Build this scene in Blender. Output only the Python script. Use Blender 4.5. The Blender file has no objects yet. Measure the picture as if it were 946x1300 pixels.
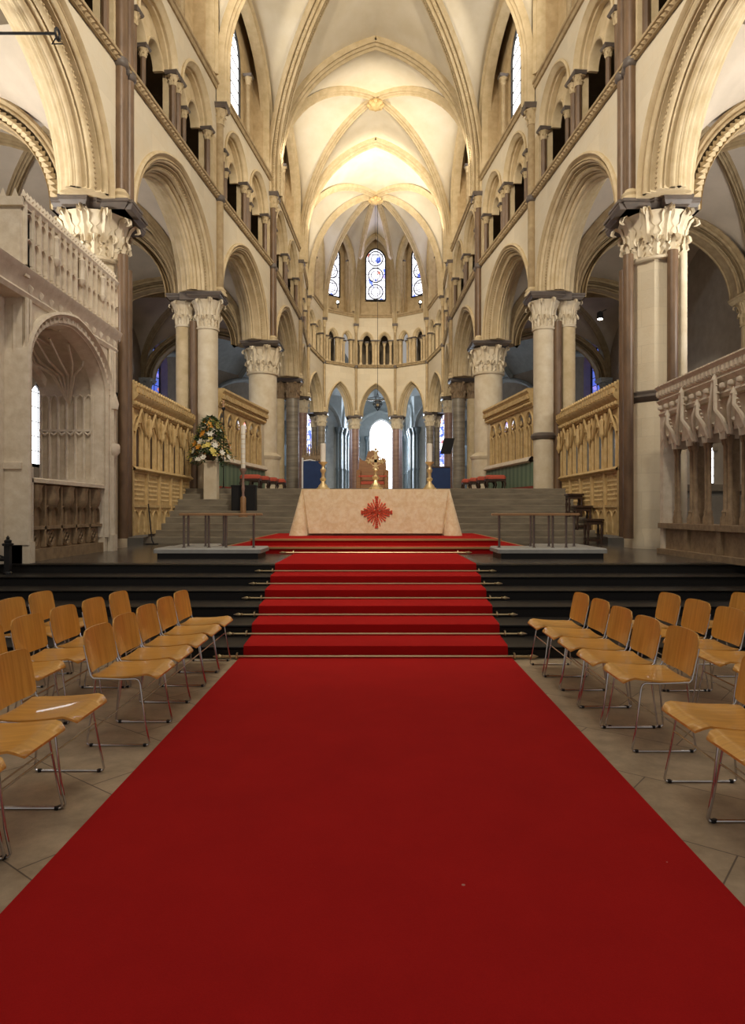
import bpy, bmesh, math, random
from math import sin, cos, pi, radians as rad, acos, sqrt, hypot, atan2
from mathutils import Vector
random.seed(7)
K = 0.867                      # depth scale: 24 mm lens on a 36 mm frame
SC = bpy.context.scene
COL = SC.collection

# ------------------------------------------------------------ materials
def nm(name):
    m = bpy.data.materials.new(name); m.use_nodes = True
    nt = m.node_tree; b = nt.nodes['Principled BSDF']
    return m, nt, b
def N(nt, t, **kw):
    n = nt.nodes.new(t)
    for k, v in kw.items():
        if k in n.inputs: n.inputs[k].default_value = v
        else: setattr(n, k, v)
    return n
def L(nt, a, ao, b, bi): nt.links.new(a.outputs[ao], b.inputs[bi])
def pos(nt):
    g = nt.nodes.new('ShaderNodeNewGeometry'); return g
def mat(name, c, rough=.8, var=.12, scale=6, bump=.15, metal=0, spec=.5, c2=None, stretch=None, detail=6):
    m, nt, b = nm(name)
    b.inputs['Roughness'].default_value = rough; b.inputs['Metallic'].default_value = metal
    b.inputs['Specular IOR Level'].default_value = spec
    g = nt.nodes.new('ShaderNodeTexCoord')
    mp = N(nt, 'ShaderNodeMapping')
    if stretch: mp.inputs['Scale'].default_value = stretch
    L(nt, g, 'Object', mp, 'Vector')
    n = N(nt, 'ShaderNodeTexNoise', Scale=scale, Detail=detail, Roughness=.6); L(nt, mp, 'Vector', n, 'Vector')
    r = N(nt, 'ShaderNodeValToRGB')
    c2 = c2 or tuple(x*(1-2.2*var) for x in c)
    r.color_ramp.elements[0].position = .32; r.color_ramp.elements[1].position = .68
    r.color_ramp.elements[0].color = (*c2, 1); r.color_ramp.elements[1].color = (*c, 1)
    L(nt, n, 'Fac', r, 'Fac'); L(nt, r, 'Color', b, 'Base Color')
    if bump:
        bp = N(nt, 'ShaderNodeBump', Strength=bump, Distance=.02); L(nt, n, 'Fac', bp, 'Height'); L(nt, bp, 'Normal', b, 'Normal')
    return m
def ashlar(name, c, axis, bw=.75, rh=.34, mortar=.006, dark=.72, var=.16, rough=.85, warm=(.50,.36,.19)):
    """coursed masonry; axis picks which world axes carry the courses"""
    m, nt, b = nm(name); b.inputs['Roughness'].default_value = rough
    g = nt.nodes.new('ShaderNodeNewGeometry')
    sx = N(nt, 'ShaderNodeSeparateXYZ'); L(nt, g, 'Position', sx, 'Vector')
    cb = N(nt, 'ShaderNodeCombineXYZ')
    o = {'YZ': ('Y', 'Z'), 'XZ': ('X', 'Z'), 'XY': ('X', 'Y')}[axis]
    L(nt, sx, o[0], cb, 'X'); L(nt, sx, o[1], cb, 'Y')
    br = N(nt, 'ShaderNodeTexBrick', Scale=1.0)
    br.inputs['Brick Width'].default_value = bw; br.inputs['Row Height'].default_value = rh
    br.inputs['Mortar Size'].default_value = mortar; br.inputs['Mortar Smooth'].default_value = .4; br.inputs['Bias'].default_value = 0
    br.inputs['Color1'].default_value = (*c, 1); br.inputs['Color2'].default_value = (*[x*(1-var) for x in c], 1)
    br.inputs['Mortar'].default_value = (*[x*dark for x in c], 1)
    L(nt, cb, 'Vector', br, 'Vector')
    n = N(nt, 'ShaderNodeTexNoise', Scale=1.6, Detail=8, Roughness=.7); L(nt, g, 'Position', n, 'Vector')
    rr = N(nt, 'ShaderNodeValToRGB'); rr.color_ramp.elements[0].position = .45; rr.color_ramp.elements[1].position = .75
    L(nt, n, 'Fac', rr, 'Fac')
    mx = nt.nodes.new('ShaderNodeMix'); mx.data_type = 'RGBA'
    ml = N(nt, 'ShaderNodeMath', operation='MULTIPLY'); ml.inputs[1].default_value = .45; L(nt, rr, 'Color', ml, 0)
    L(nt, ml, 'Value', mx, 0); L(nt, br, 'Color', mx, 6); mx.inputs[7].default_value = (*warm, 1)
    L(nt, mx, 2, b, 'Base Color')
    n2 = N(nt, 'ShaderNodeTexNoise', Scale=14, Detail=6); L(nt, g, 'Position', n2, 'Vector')
    ad = N(nt, 'ShaderNodeMath', operation='MULTIPLY_ADD'); ad.inputs[1].default_value = -.6
    L(nt, br, 'Fac', ad, 0); L(nt, n2, 'Fac', ad, 2)
    bp = N(nt, 'ShaderNodeBump', Strength=.25, Distance=.02); L(nt, ad, 'Value', bp, 'Height'); L(nt, bp, 'Normal', b, 'Normal')
    return m
def emit(name, c, s):
    m, nt, b = nm(name); b.inputs['Base Color'].default_value = (*c, 1)
    b.inputs['Emission Color'].default_value = (*c, 1); b.inputs['Emission Strength'].default_value = s
    return m
def stained(name, base, s, ring=True, blue=.5, scale=5):
    """leaded glass lit from outside: coloured quarries over a bright ground"""
    m, nt, b = nm(name)
    g = nt.nodes.new('ShaderNodeNewGeometry')
    v = N(nt, 'ShaderNodeTexVoronoi', Scale=scale); L(nt, g, 'Position', v, 'Vector')
    r = N(nt, 'ShaderNodeValToRGB'); cr = r.color_ramp; cr.interpolation = 'CONSTANT'
    cr.elements[0].position = 0; cr.elements[0].color = (*base, 1)
    cr.elements[1].position = 1-blue; cr.elements[1].color = (.10, .16, .75, 1)
    for p, c in ((1-blue*.6, base), (1-blue*.4, (.35, .30, .9)), (1-blue*.2, (.8, .25, .2)), (1-blue*.12, base)):
        e = cr.elements.new(min(p, .995)); e.color = (*c, 1)
    sp = N(nt, 'ShaderNodeSeparateXYZ'); L(nt, v, 'Color', sp, 'Vector'); L(nt, sp, 'X', r, 'Fac')
    L(nt, r, 'Color', b, 'Emission Color'); b.inputs['Emission Strength'].default_value = s
    b.inputs['Base Color'].default_value = (.05, .05, .08, 1)
    return m

STONE = (.70, .60, .43)
MT = {
 'wallYZ': ashlar('cream_ashlar_side', (.68,.60,.45), 'YZ', .9, .42, dark=.88, var=.1, warm=(.60,.47,.28)),
 'wallXZ': ashlar('cream_ashlar_end', (.68,.59,.43), 'XZ', .7, .36, dark=.85, var=.1, warm=(.55,.42,.25)),
 'stone': mat('dressed_cream_stone', (.64,.52,.33), .8, .10, 3.5, .2, c2=(.50,.385,.215)),
 'stone2': mat('honey_stone', (.60,.47,.28), .8, .12, 4, .2, c2=(.45,.33,.18)),
 'mould': mat('weathered_moulding_stone', (.46,.35,.20), .8, .12, 5, .2, c2=(.32,.23,.12)),
 'pale': mat('pale_limestone', (.72,.64,.49), .8, .08, 3, .15, c2=(.60,.50,.34)),
 'tomb': mat('carved_grey_cream_stone', (.76,.68,.55), .8, .12, 8, .25, c2=(.62,.53,.40)),
 'tombplain': ashlar('tomb_ashlar', (.68,.62,.52), 'XZ', .8, .45, warm=(.6,.5,.38)),
 'screen': mat('golden_carved_stone', (.66,.49,.24), .75, .12, 7, .25, c2=(.50,.34,.14)),
 'oak': mat('brown_carved_stone', (.34,.24,.14), .7, .15, 8, .3, c2=(.20,.135,.075)),
 'dark': mat('brown_marble', (.19,.115,.062), .45, .15, 5, .05, c2=(.10,.058,.03), stretch=(1,1,.35)),
 'abac': mat('dark_marble_slab', (.13,.10,.08), .5, .15, 6, .1, c2=(.09,.075,.065)),
 'rose': mat('rose_marble', (.36,.23,.18), .4, .15, 5, .05, c2=(.24,.15,.12), stretch=(.4,.4,2.2)),
 'green': mat('banded_grey_marble', (.30,.26,.19), .4, .15, 3, .05, c2=(.16,.13,.09), stretch=(.4,.4,3)),
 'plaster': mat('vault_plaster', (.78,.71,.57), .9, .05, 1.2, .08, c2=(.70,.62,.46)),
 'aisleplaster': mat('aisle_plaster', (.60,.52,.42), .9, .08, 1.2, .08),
 'rib': mat('rib_stone', (.64,.52,.33), .8, .10, 4, .2, c2=(.50,.39,.22)),
 'aislestone': mat('grey_aisle_stone', (.36,.30,.23), .85, .1, 3, .2),
 'shade': mat('triforium_shade_toned_stone', (.20,.155,.10), .9, .1, 3, .1),  # stone colour darkened to stand in for the unlit triforium passage
 'bluestone': mat('chapel_stone', (.42,.45,.45), .85, .1, 3, .2),
 'bluedark': mat('chapel_marble_shafts', (.13,.17,.19), .4, .12, 5, .05),
 'gold': mat('gilt_metal', (.85,.68,.38), .4, .15, 12, .1, metal=.6, c2=(.62,.44,.20)),
 'brass': mat('brass_rod', (.75,.60,.34), .3, .08, 12, .02, metal=.9),
 'chrome': mat('chrome_rod', (.62,.60,.60), .16, .03, 8, 0, metal=1),
 'iron': mat('black_iron', (.02,.02,.022), .45, .1, 9, .1, metal=.4),
 'blackstep': mat('black_marble_step', (.013,.011,.010), .42, .2, 2.5, .03, c2=(.010,.009,.008), spec=.35),
 'platform': mat('polished_dark_paving', (.10,.085,.07), .22, .15, 3, .03, c2=(.06,.05,.042)),
 'greystep': mat('worn_grey_step', (.27,.23,.165), .75, .12, 4, .15, c2=(.17,.14,.10), stretch=(.5,2,2)),
 'slab': mat('pale_kneeler_slab', (.36,.36,.34), .5, .1, 6, .08),
 'woodedge': mat('oak_edge', (.42,.20,.075), .45, .15, 5, .05, stretch=(.3,4,4)),
 'railwood': mat('rail_oak', (.40,.22,.10), .4, .15, 5, .05, stretch=(.4,5,5)),
 'railpost': mat('bronze_post', (.22,.18,.16), .4, .1, 6, .02, metal=.5),
 'ebony': mat('black_cloth', (.010,.010,.011), .85, .1, 9, .05),
 'darkwood': mat('dark_turned_wood', (.06,.03,.018), .4, .15, 8, .1),
 'wax': mat('ivory_wax', (.86,.82,.70), .5, .03, 4, 0),
 'redcush': mat('coral_red_cushion', (.62,.12,.07), .85, .1, 10, .1),
 'redtile': mat('red_floor_border', (.30,.06,.04), .6, .1, 6, .1),
 'emblem': mat('red_embroidery', (.85,.10,.04), .8, .1, 30, .2),
 'emblem2': mat('gold_embroidery', (.78,.50,.18), .7, .1, 30, .2),
 'leaf': mat('dark_green_foliage', (.06,.12,.035), .6, .2, 8, .1),
 'orange': mat('orange_petals', (.85,.38,.04), .6, .1, 10, .05),
 'yellow': mat('yellow_petals', (.80,.66,.16), .6, .1, 10, .05),
 'white': mat('white_petals', (.85,.83,.72), .6, .05, 10, .05),
 'bluecloth': mat('navy_cloth', (.02,.05,.16), .8, .1, 6, .05),
 'paper': mat('white_panel', (.80,.82,.84), .6, .03, 6, 0),
 'led': emit('lamp_lens', (1,.93,.8), 25),
}
# glass
MT['g_apse'] = stained('apse_stained_glass', (.93,.92,1.0), 1.9, blue=.16, scale=4.5)
MT['g_side'] = stained('side_stained_glass', (.85,.85,1.0), 2.2, blue=.5, scale=5)
MT['g_dark'] = stained('dark_blue_stained_glass', (.12,.18,.6), .9, blue=.8, scale=4)
MT['g_white'] = emit('clear_daylit_glass', (.93,.96,1.0), 4.0)
MT['g_clere'] = emit('clerestory_daylit_glass', (.97,.96,.93), 3.0)

MT['bluepane'] = mat('slit_glass', (.12,.17,.22), .2, .1, 6, .02)
def green_panel():
    m, nt, b = nm('green_hanging'); b.inputs['Roughness'].default_value = .8
    g = nt.nodes.new('ShaderNodeNewGeometry')
    mp = N(nt, 'ShaderNodeMapping'); mp.inputs['Scale'].default_value = (1, 1, .6); L(nt, g, 'Position', mp, 'Vector')
    w = N(nt, 'ShaderNodeTexWave', Scale=.9, Distortion=.6, Detail=2); w.bands_direction = 'Y'; L(nt, mp, 'Vector', w, 'Vector')
    r = N(nt, 'ShaderNodeValToRGB'); r.color_ramp.elements[0].color = (.11,.17,.11,1); r.color_ramp.elements[1].color = (.19,.26,.17,1)
    L(nt, w, 'Fac', r, 'Fac'); L(nt, r, 'Color', b, 'Base Color'); return m
MT['greenp'] = green_panel()
def carpet_mat():
    m, nt, b = nm('red_wool_carpet'); b.inputs['Roughness'].default_value = .95; b.inputs['Specular IOR Level'].default_value = .1
    g = nt.nodes.new('ShaderNodeNewGeometry')
    n = N(nt, 'ShaderNodeTexNoise', Scale=260, Detail=3); L(nt, g, 'Position', n, 'Vector')
    n3 = N(nt, 'ShaderNodeTexNoise', Scale=2.2, Detail=5, Roughness=.65); L(nt, g, 'Position', n3, 'Vector')
    r = N(nt, 'ShaderNodeValToRGB'); r.color_ramp.elements[0].color = (.26,.006,.006,1); r.color_ramp.elements[1].color = (.52,.014,.012,1)
    mm = N(nt, 'ShaderNodeMath', operation='MULTIPLY_ADD'); mm.inputs[1].default_value = .5; L(nt, n, 'Fac', mm, 0)
    m2 = N(nt, 'ShaderNodeMath', operation='MULTIPLY'); m2.inputs[1].default_value = .5; L(nt, n3, 'Fac', m2, 0); L(nt, m2, 'Value', mm, 2)
    L(nt, mm, 'Value', r, 'Fac')
    v = N(nt, 'ShaderNodeTexVoronoi', Scale=2.3); L(nt, g, 'Position', v, 'Vector')
    lt = N(nt, 'ShaderNodeMath', operation='LESS_THAN'); lt.inputs[1].default_value = .016; L(nt, v, 'Distance', lt, 0)
    mx = nt.nodes.new('ShaderNodeMix'); mx.data_type = 'RGBA'; L(nt, lt, 'Value', mx, 0); L(nt, r, 'Color', mx, 6); mx.inputs[7].default_value = (.5,.25,.2,1)
    L(nt, mx, 2, b, 'Base Color')
    bp = N(nt, 'ShaderNodeBump', Strength=.35, Distance=.004); L(nt, n, 'Fac', bp, 'Height'); L(nt, bp, 'Normal', b, 'Normal')
    return m
MT['carpet'] = carpet_mat()
def floor_mat():
    m, nt, b = nm('worn_stone_paving')
    g = nt.nodes.new('ShaderNodeNewGeometry')
    mp = N(nt, 'ShaderNodeMapping'); mp.inputs['Rotation'].default_value = (0, 0, rad(38)); L(nt, g, 'Position', mp, 'Vector')
    br = N(nt, 'ShaderNodeTexBrick', Scale=1.0); br.inputs['Brick Width'].default_value = 1.1; br.inputs['Row Height'].default_value = .62
    br.inputs['Mortar Size'].default_value = .004; br.inputs['Mortar Smooth'].default_value = .3
    br.inputs['Color1'].default_value = (.50,.40,.27,1); br.inputs['Color2'].default_value = (.41,.325,.215,1); br.inputs['Mortar'].default_value = (.14,.11,.08,1)
    L(nt, mp, 'Vector', br, 'Vector')
    n = N(nt, 'ShaderNodeTexNoise', Scale=5, Detail=9, Roughness=.7); L(nt, g, 'Position', n, 'Vector')
    r = N(nt, 'ShaderNodeValToRGB'); r.color_ramp.elements[0].color = (.5,.47,.42,1); r.color_ramp.elements[1].color = (1.25,1.2,1.15,1)
    r.color_ramp.elements[0].position = .3; r.color_ramp.elements[1].position = .7
    L(nt, n, 'Fac', r, 'Fac')
    mx = nt.nodes.new('ShaderNodeMix'); mx.data_type = 'RGBA'; mx.blend_type = 'MULTIPLY'; mx.inputs[0].default_value = .8
    L(nt, br, 'Color', mx, 6); L(nt, r, 'Color', mx, 7); L(nt, mx, 2, b, 'Base Color')
    rr = N(nt, 'ShaderNodeMapRange'); rr.inputs['To Min'].default_value = .3; rr.inputs['To Max'].default_value = .6; L(nt, n, 'Fac', rr, 'Value'); L(nt, rr, 'Result', b, 'Roughness')
    bp = N(nt, 'ShaderNodeBump', Strength=.15, Distance=.01); L(nt, n, 'Fac', bp, 'Height'); L(nt, bp, 'Normal', b, 'Normal')
    return m
MT['paving'] = floor_mat()
def wood_mat():
    m, nt, b = nm('beech_veneer'); b.inputs['Roughness'].default_value = .28; b.inputs['Coat Weight'].default_value = .4
    g = nt.nodes.new('ShaderNodeTexCoord'); oi = nt.nodes.new('ShaderNodeObjectInfo')
    ad = N(nt, 'ShaderNodeVectorMath', operation='ADD'); L(nt, g, 'Object', ad, 0); L(nt, oi, 'Random', ad, 1)
    mp = N(nt, 'ShaderNodeMapping'); mp.inputs['Scale'].default_value = (1.2, 22, 1.2); L(nt, ad, 'Vector', mp, 'Vector')
    n = N(nt, 'ShaderNodeTexNoise', Scale=2.0, Detail=6, Roughness=.6, Distortion=.3); L(nt, mp, 'Vector', n, 'Vector')
    r = N(nt, 'ShaderNodeValToRGB'); r.color_ramp.elements[0].color = (.64,.29,.05,1); r.color_ramp.elements[1].color = (.86,.47,.10,1)
    r.color_ramp.elements[0].position = .3; r.color_ramp.elements[1].position = .7
    L(nt, n, 'Fac', r, 'Fac'); L(nt, r, 'Color', b, 'Base Color'); return m
MT['beech'] = wood_mat()
def cloth_mat():
    m, nt, b = nm('cream_damask'); b.inputs['Roughness'].default_value = .6; b.inputs['Sheen Weight'].default_value = .3
    g = nt.nodes.new('ShaderNodeNewGeometry'); sx = N(nt, 'ShaderNodeSeparateXYZ'); L(nt, g, 'Position', sx, 'Vector')
    cb = N(nt, 'ShaderNodeCombineXYZ'); L(nt, sx, 'X', cb, 'X'); L(nt, sx, 'Z', cb, 'Y')
    v = N(nt, 'ShaderNodeTexVoronoi', Scale=2.3, Randomness=.15); L(nt, cb, 'Vector', v, 'Vector')
    s = N(nt, 'ShaderNodeMath', operation='SUBTRACT'); s.inputs[1].default_value = .36; L(nt, v, 'Distance', s, 0)
    a = N(nt, 'ShaderNodeMath', operation='ABSOLUTE'); L(nt, s, 'Value', a, 0)
    lt = N(nt, 'ShaderNodeMath', operation='LESS_THAN'); lt.inputs[1].default_value = .04; L(nt, a, 'Value', lt, 0)
    n = N(nt, 'ShaderNodeTexNoise', Scale=9, Detail=8, Roughness=.75); L(nt, g, 'Position', n, 'Vector')
    r = N(nt, 'ShaderNodeValToRGB'); r.color_ramp.elements[0].position = .42; r.color_ramp.elements[1].position = .6
    r.color_ramp.elements[0].color = (.72,.55,.31,1); r.color_ramp.elements[1].color = (.82,.69,.45,1); L(nt, n, 'Fac', r, 'Fac')
    ml = N(nt, 'ShaderNodeMath', operation='MULTIPLY'); ml.inputs[1].default_value = .22; L(nt, lt, 'Value', ml, 0)
    mx = nt.nodes.new('ShaderNodeMix'); mx.data_type = 'RGBA'; L(nt, ml, 'Value', mx, 0); L(nt, r, 'Color', mx, 6); mx.inputs[7].default_value = (.84,.76,.60,1)
    L(nt, mx, 2, b, 'Base Color'); return m
MT['cloth'] = cloth_mat()

# ------------------------------------------------------------ mesh helper
class M:
    def __init__(s, T=None): s.v = []; s.f = []; s.T = T
    def add(s, vs, fs):
        o = len(s.v)
        s.v += [s.T(*p) if s.T else tuple(p) for p in vs]
        s.f += [tuple(i+o for i in f) for f in fs]
    def box(s, x0, x1, y0, y1, z0, z1):
        s.add([(x0,y0,z0),(x1,y0,z0),(x1,y1,z0),(x0,y1,z0),(x0,y0,z1),(x1,y0,z1),(x1,y1,z1),(x0,y1,z1)],
              [(0,3,2,1),(4,5,6,7),(0,1,5,4),(1,2,6,5),(2,3,7,6),(3,0,4,7)])
    def cbox(s, x0, x1, y0, y1, z0, z1, c=.01):
        """box with chamfered vertical and top edges"""
        rings = []
        for z, i in ((z0, 0), (z1-c, 0), (z1, c)):
            a, b, d, e = x0+i, x1-i, y0+i, y1-i
            rings.append([(a+c,d,z),(b-c,d,z),(b,d+c,z),(b,e-c,z),(b-c,e,z),(a+c,e,z),(a,e-c,z),(a,d+c,z)])
        s.grid(rings, cu=True)
        o = len(s.v); s.add(rings[0], [tuple(range(7,-1,-1))]); s.add(rings[-1], [tuple(range(8))])
    def grid(s, rows, cu=False, cv=False):
        n = len(rows[0]); k = len(rows)
        vs = [p for r in rows for p in r]; fs = []
        for i in range(k if cv else k-1):
            for j in range(n if cu else n-1):
                a = i*n+j; b = i*n+(j+1) % n; c = ((i+1) % k)*n+(j+1) % n; d = ((i+1) % k)*n+j
                fs.append((a, b, c, d))
        s.add(vs, fs)
    def lathe(s, c, prof, n=16, cap=True, mod=None, sx=1, sy=1, a0=0):
        rows = []
        for r, z in prof:
            row = []
            for i in range(n):
                a = a0+2*pi*i/n; rr = r*(mod(a, z) if mod else 1)
                row.append((c[0]+rr*sx*cos(a), c[1]+rr*sy*sin(a), c[2]+z))
            rows.append(row)
        s.grid(rows, cu=True)
        if cap:
            s.add(rows[0], [tuple(range(n-1,-1,-1))]); s.add(rows[-1], [tuple(range(n))])
    def tube(s, pts, r, n=8, closed=False, cap=True):
        P = [Vector(p) for p in pts]; k = len(P); rows = []
        rr = r if isinstance(r, (list, tuple)) else [r]*k
        t0 = (P[1]-P[0]).normalized(); up = Vector((0,0,1)) if abs(t0.z) < .9 else Vector((1,0,0))
        nrm = t0.cross(up).normalized()
        for i in range(k):
            if closed: t = (P[(i+1) % k]-P[i-1]).normalized()
            else: t = (P[min(i+1,k-1)]-P[max(i-1,0)]).normalized()
            nrm = (nrm - t*nrm.dot(t)).normalized(); b = t.cross(nrm)
            rows.append([tuple(P[i]+(nrm*cos(2*pi*j/n)+b*sin(2*pi*j/n))*rr[i]) for j in range(n)])
        s.grid(rows, cu=True, cv=closed)
        if cap and not closed: s.add(rows[0], [tuple(range(n-1,-1,-1))]); s.add(rows[-1], [tuple(range(n))])
    def rodz(s, x, y, z0, z1, r, n=10): s.lathe((x,y,0), [(r,z0),(r,z1)], n)
    def prism(s, poly, z0, z1):
        n = len(poly)
        s.add([(p[0],p[1],z0) for p in poly]+[(p[0],p[1],z1) for p in poly],
              [tuple(range(n-1,-1,-1)), tuple(range(n,2*n))]+[(i,(i+1)%n,n+(i+1)%n,n+i) for i in range(n)])
    # arch curve in the (u,z) plane swept through a (r,w) profile; used with a bay frame T(u,w,z)
    def arch(s, cu, zs, a, h, p, prof, n=14, closed=True, jamb=0):
        rows = []
        for r, w in prof:
            pts = arch_pts(a, h, r, p, n)
            row = [(cu+u, w, zs+z) for u, z in pts]
            if jamb: row = [(row[0][0], w, zs-jamb)]+row+[(row[-1][0], w, zs-jamb)]
            rows.append(row)
        s.grid(rows, cv=closed)
        if closed:
            k = len(rows)
            s.add([r[0] for r in rows], [tuple(range(k))]); s.add([r[-1] for r in rows], [tuple(range(k))])
    def archwall(s, u0, u1, cu, zs, zt, a, h, r, p, w, n=14, zb=None):
        pts = [(cu+u, zs+z) for u, z in arch_pts(a, h, r, p, n)]
        zb = zs if zb is None else zb
        lo = [(u0, w, zb), (pts[0][0]-1e-4, w, zb)] + [(u, w, z) for u, z in pts] + [(pts[-1][0]+1e-4, w, zb), (u1, w, zb)]
        s.grid([lo, [(q[0], w, zt) for q in lo]])
    def build(s, name, m, parent=None, base=(0,0,0), smooth=True, ang=38):
        me = bpy.data.meshes.new(name)
        if any(base): vs = [(v[0]-base[0], v[1]-base[1], v[2]-base[2]) for v in s.v]
        else: vs = s.v
        me.from_pydata(vs, [], s.f)
        bm = bmesh.new(); bm.from_mesh(me)
        bmesh.ops.remove_doubles(bm, verts=bm.verts, dist=1e-5)
        bmesh.ops.recalc_face_normals(bm, faces=bm.faces); bm.to_mesh(me); bm.free()
        me.materials.append(MT[m] if isinstance(m, str) else m)
        if smooth:
            me.polygons.foreach_set('use_smooth', [True]*len(me.polygons)); me.set_sharp_from_angle(angle=rad(ang))
        o = bpy.data.objects.new(name, me); COL.objects.link(o)
        if parent: o.parent = parent
        return o
def arch_pts(a, h, r, p, n):
    d = p*a; R = a+d+r; tm = acos(d/R); nat = R*sin(tm); sc = (h+r)/nat
    half = [(-(R*cos(tm*i/n)-d), R*sin(tm*i/n)*sc) for i in range(n+1)]
    half[-1] = (0, h+r)
    return half+[(-u, z) for u, z in reversed(half[:-1])]
class Fr:
    """bay frame: u from A to B, w towards the nave (or side given), z up"""
    def __init__(s, A, B, flip=False):
        s.A = A; s.B = B; dx, dy = B[0]-A[0], B[1]-A[1]; s.L = hypot(dx, dy); s.d = (dx/s.L, dy/s.L)
        s.n = (s.d[1], -s.d[0])
        if flip: s.n = (-s.n[0], -s.n[1])
    def __call__(s, u, w, z): return (s.A[0]+s.d[0]*u+s.n[0]*w, s.A[1]+s.d[1]*u+s.n[1]*w, z)
def tag(o, label=None, cat=None, group=None, kind=None):
    if label: o['label'] = label
    if cat: o['category'] = cat
    if group: o['group'] = group
    if kind: o['kind'] = kind
    return o
def thing(name, loc, label, cat, group=None, rz=0):
    o = bpy.data.objects.new(name, None); COL.objects.link(o); o.location = loc; o.rotation_euler = (0,0,rz)
    o.empty_display_size = .2
    return tag(o, label, cat, group)
def kids(o): return [c for c in bpy.data.objects if c.parent == o]
def copy_tree(o, parent=None, cache=None):
    c = o.copy(); COL.objects.link(c); c.parent = parent
    for ch in kids(o): copy_tree(ch, c)
    return c
def U(px, py, Yk):           # photograph pixel and depth to a world point
    return ((px-477)*Yk/1000, Yk*K, 1.4+(650-py)*Yk/1000)

# capital: bell with two tiers of curling leaves
def capital(m, c, z0, z1, r0, r1, leaves=8, square=True, n=16):
    H = z1-z0; x, y = c
    m.lathe((x,y,0), [(r0*1.0,z0-.03*H),(r0*1.13,z0-.02*H),(r0*1.16,z0+.03*H),(r0*1.04,z0+.06*H),(r0*1.02,z0+.3*H),(r0*1.12,z0+.6*H),(r1*.85,z0+.86*H),(r1*.95,z0+.93*H)], n)
    for tier, (b0, b1, out, off) in enumerate(((.06,.48,.30,0),(.32,.92,.62,.5))):
        for k in range(leaves):
            a = 2*pi*(k+off)/leaves; ca, sa = cos(a), sin(a); jit = 1+.1*sin(7*k+3*tier)
            R0 = r0*1.03; R1 = r0+(r1*1.12-r0)*out*1.35
            rows = []
            for t, rr, zz, ww in ((0,R0,b0,.26),(.2,R0+.03*r0,b0+(b1-b0)*.22,.40),(.3,R0+.05*r0,b0+(b1-b0)*.34,.27),(.5,R0+(R1-R0)*.12,b0+(b1-b0)*.52,.42),(.6,R0+(R1-R0)*.24,b0+(b1-b0)*.64,.26),(.75,R0+(R1-R0)*.45,b0+(b1-b0)*.86,.34),(.85,R0+(R1-R0)*.8,b1*jit,.26),(1,R1,b1*jit-.03,.2),(1.1,R1*1.03,b1*jit-.12,.12),(1.05,R1*.95,b1*jit-.16,.05)):
                hw = ww*2*pi*r0/leaves*1.15*(1 if leaves>5 else .8); z = z0+zz*H
                row = []
                for q, bul in ((-1,.03),(-.55,-.04),(0,.10),(.55,-.04),(1,.03)):
                    rad_ = rr+bul*r0; row.append((x+ca*rad_-sa*hw*q, y+sa*rad_+ca*hw*q, z))
                rows.append(row)
            m.grid(rows)
def abacus(m, c, z0, z1, R, n=4, a0=pi/4, R2=None):
    H = z1-z0; f = sqrt(2) if n == 4 else 1
    m.lathe((c[0],c[1],0), [(R*.86*f,z0),(R*.90*f,z0+.15*H),(R*.98*f,z0+.38*H),(R*1.0*f,z0+.45*H),(R*1.0*f,z0+.62*H),(R*1.05*f,z0+.68*H),(R*1.05*f,z1)], n, a0=a0)
def base_mould(m, c, z0, r, H=.3, n=20, plinth=True):
    m.lathe((c[0],c[1],0), [(r*1.45,z0),(r*1.45,z0+.3*H),(r*1.38,z0+.34*H),(r*1.42,z0+.46*H),(r*1.34,z0+.56*H),(r*1.14,z0+.62*H),(r*1.1,z0+.72*H),(r*1.18,z0+.82*H),(r*1.1,z0+.94*H),(r,z0+H)], n)
# ------------------------------------------------------------ architecture
ZF, ZU = .68, 2.03                    # platform and upper floor
ZC, ZS, ZT, ZV, ZA = 7.4, 10.2, 13.3, 12.7, 18.3   # abacus, string course, clerestory sill, vault capital, vault apex
PL = [(-5.72,7.2),(-5.0,13.55),(-4.42,19.07),(-3.72,24.45),(-3.45,30.95),(-3.62,35.8),(-3.05,39.9),(-1.2,41.25)]
def mir(p, s): return (p[0]*-s, p[1]) if s > 0 else p     # s=-1 left, +1 right
def P(i, s): return (abs(PL[i][0])*s, PL[i][1])

def arcade_profile(t, T):
    """front-to-back stepped and rolled archivolt; t = radial thickness, T = wall thickness"""
    def roll(cr, cw, rad_, a0, a1, k=5): return [(cr+rad_*cos(rad(a0+(a1-a0)*i/k)), cw+rad_*sin(rad(a0+(a1-a0)*i/k))) for i in range(k+1)]
    f = [(t, -.02), (t, .05), (t-.05, .08), (t-.09, .03), (t-.10, -.01), (t*.72, -.01)]
    f += roll(t*.64, -.03, .05*t/.5, 40, 200)
    f += [(t*.56, -.14), (t*.50, -.06), (t*.47, -.06), (t*.46, -.17), (t*.42, -.28)]
    f += roll(t*.34, -.20, .06*t/.5, 60, 215)
    f += [(t*.24, -.34), (t*.21, -.24), (t*.17, -.24), (t*.17, -.36), (t*.14,-.44)]
    f += roll(t*.10, -.38, .05*t/.5, 60, 215)
    f += [(.035, -.47), (0, -.43), (-.025, -.46), (-.01, -.50), (.02,-.51), (.0,-.54)]
    b = [(r, -T-w) for r, w in reversed(f)]
    return f + b
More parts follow.
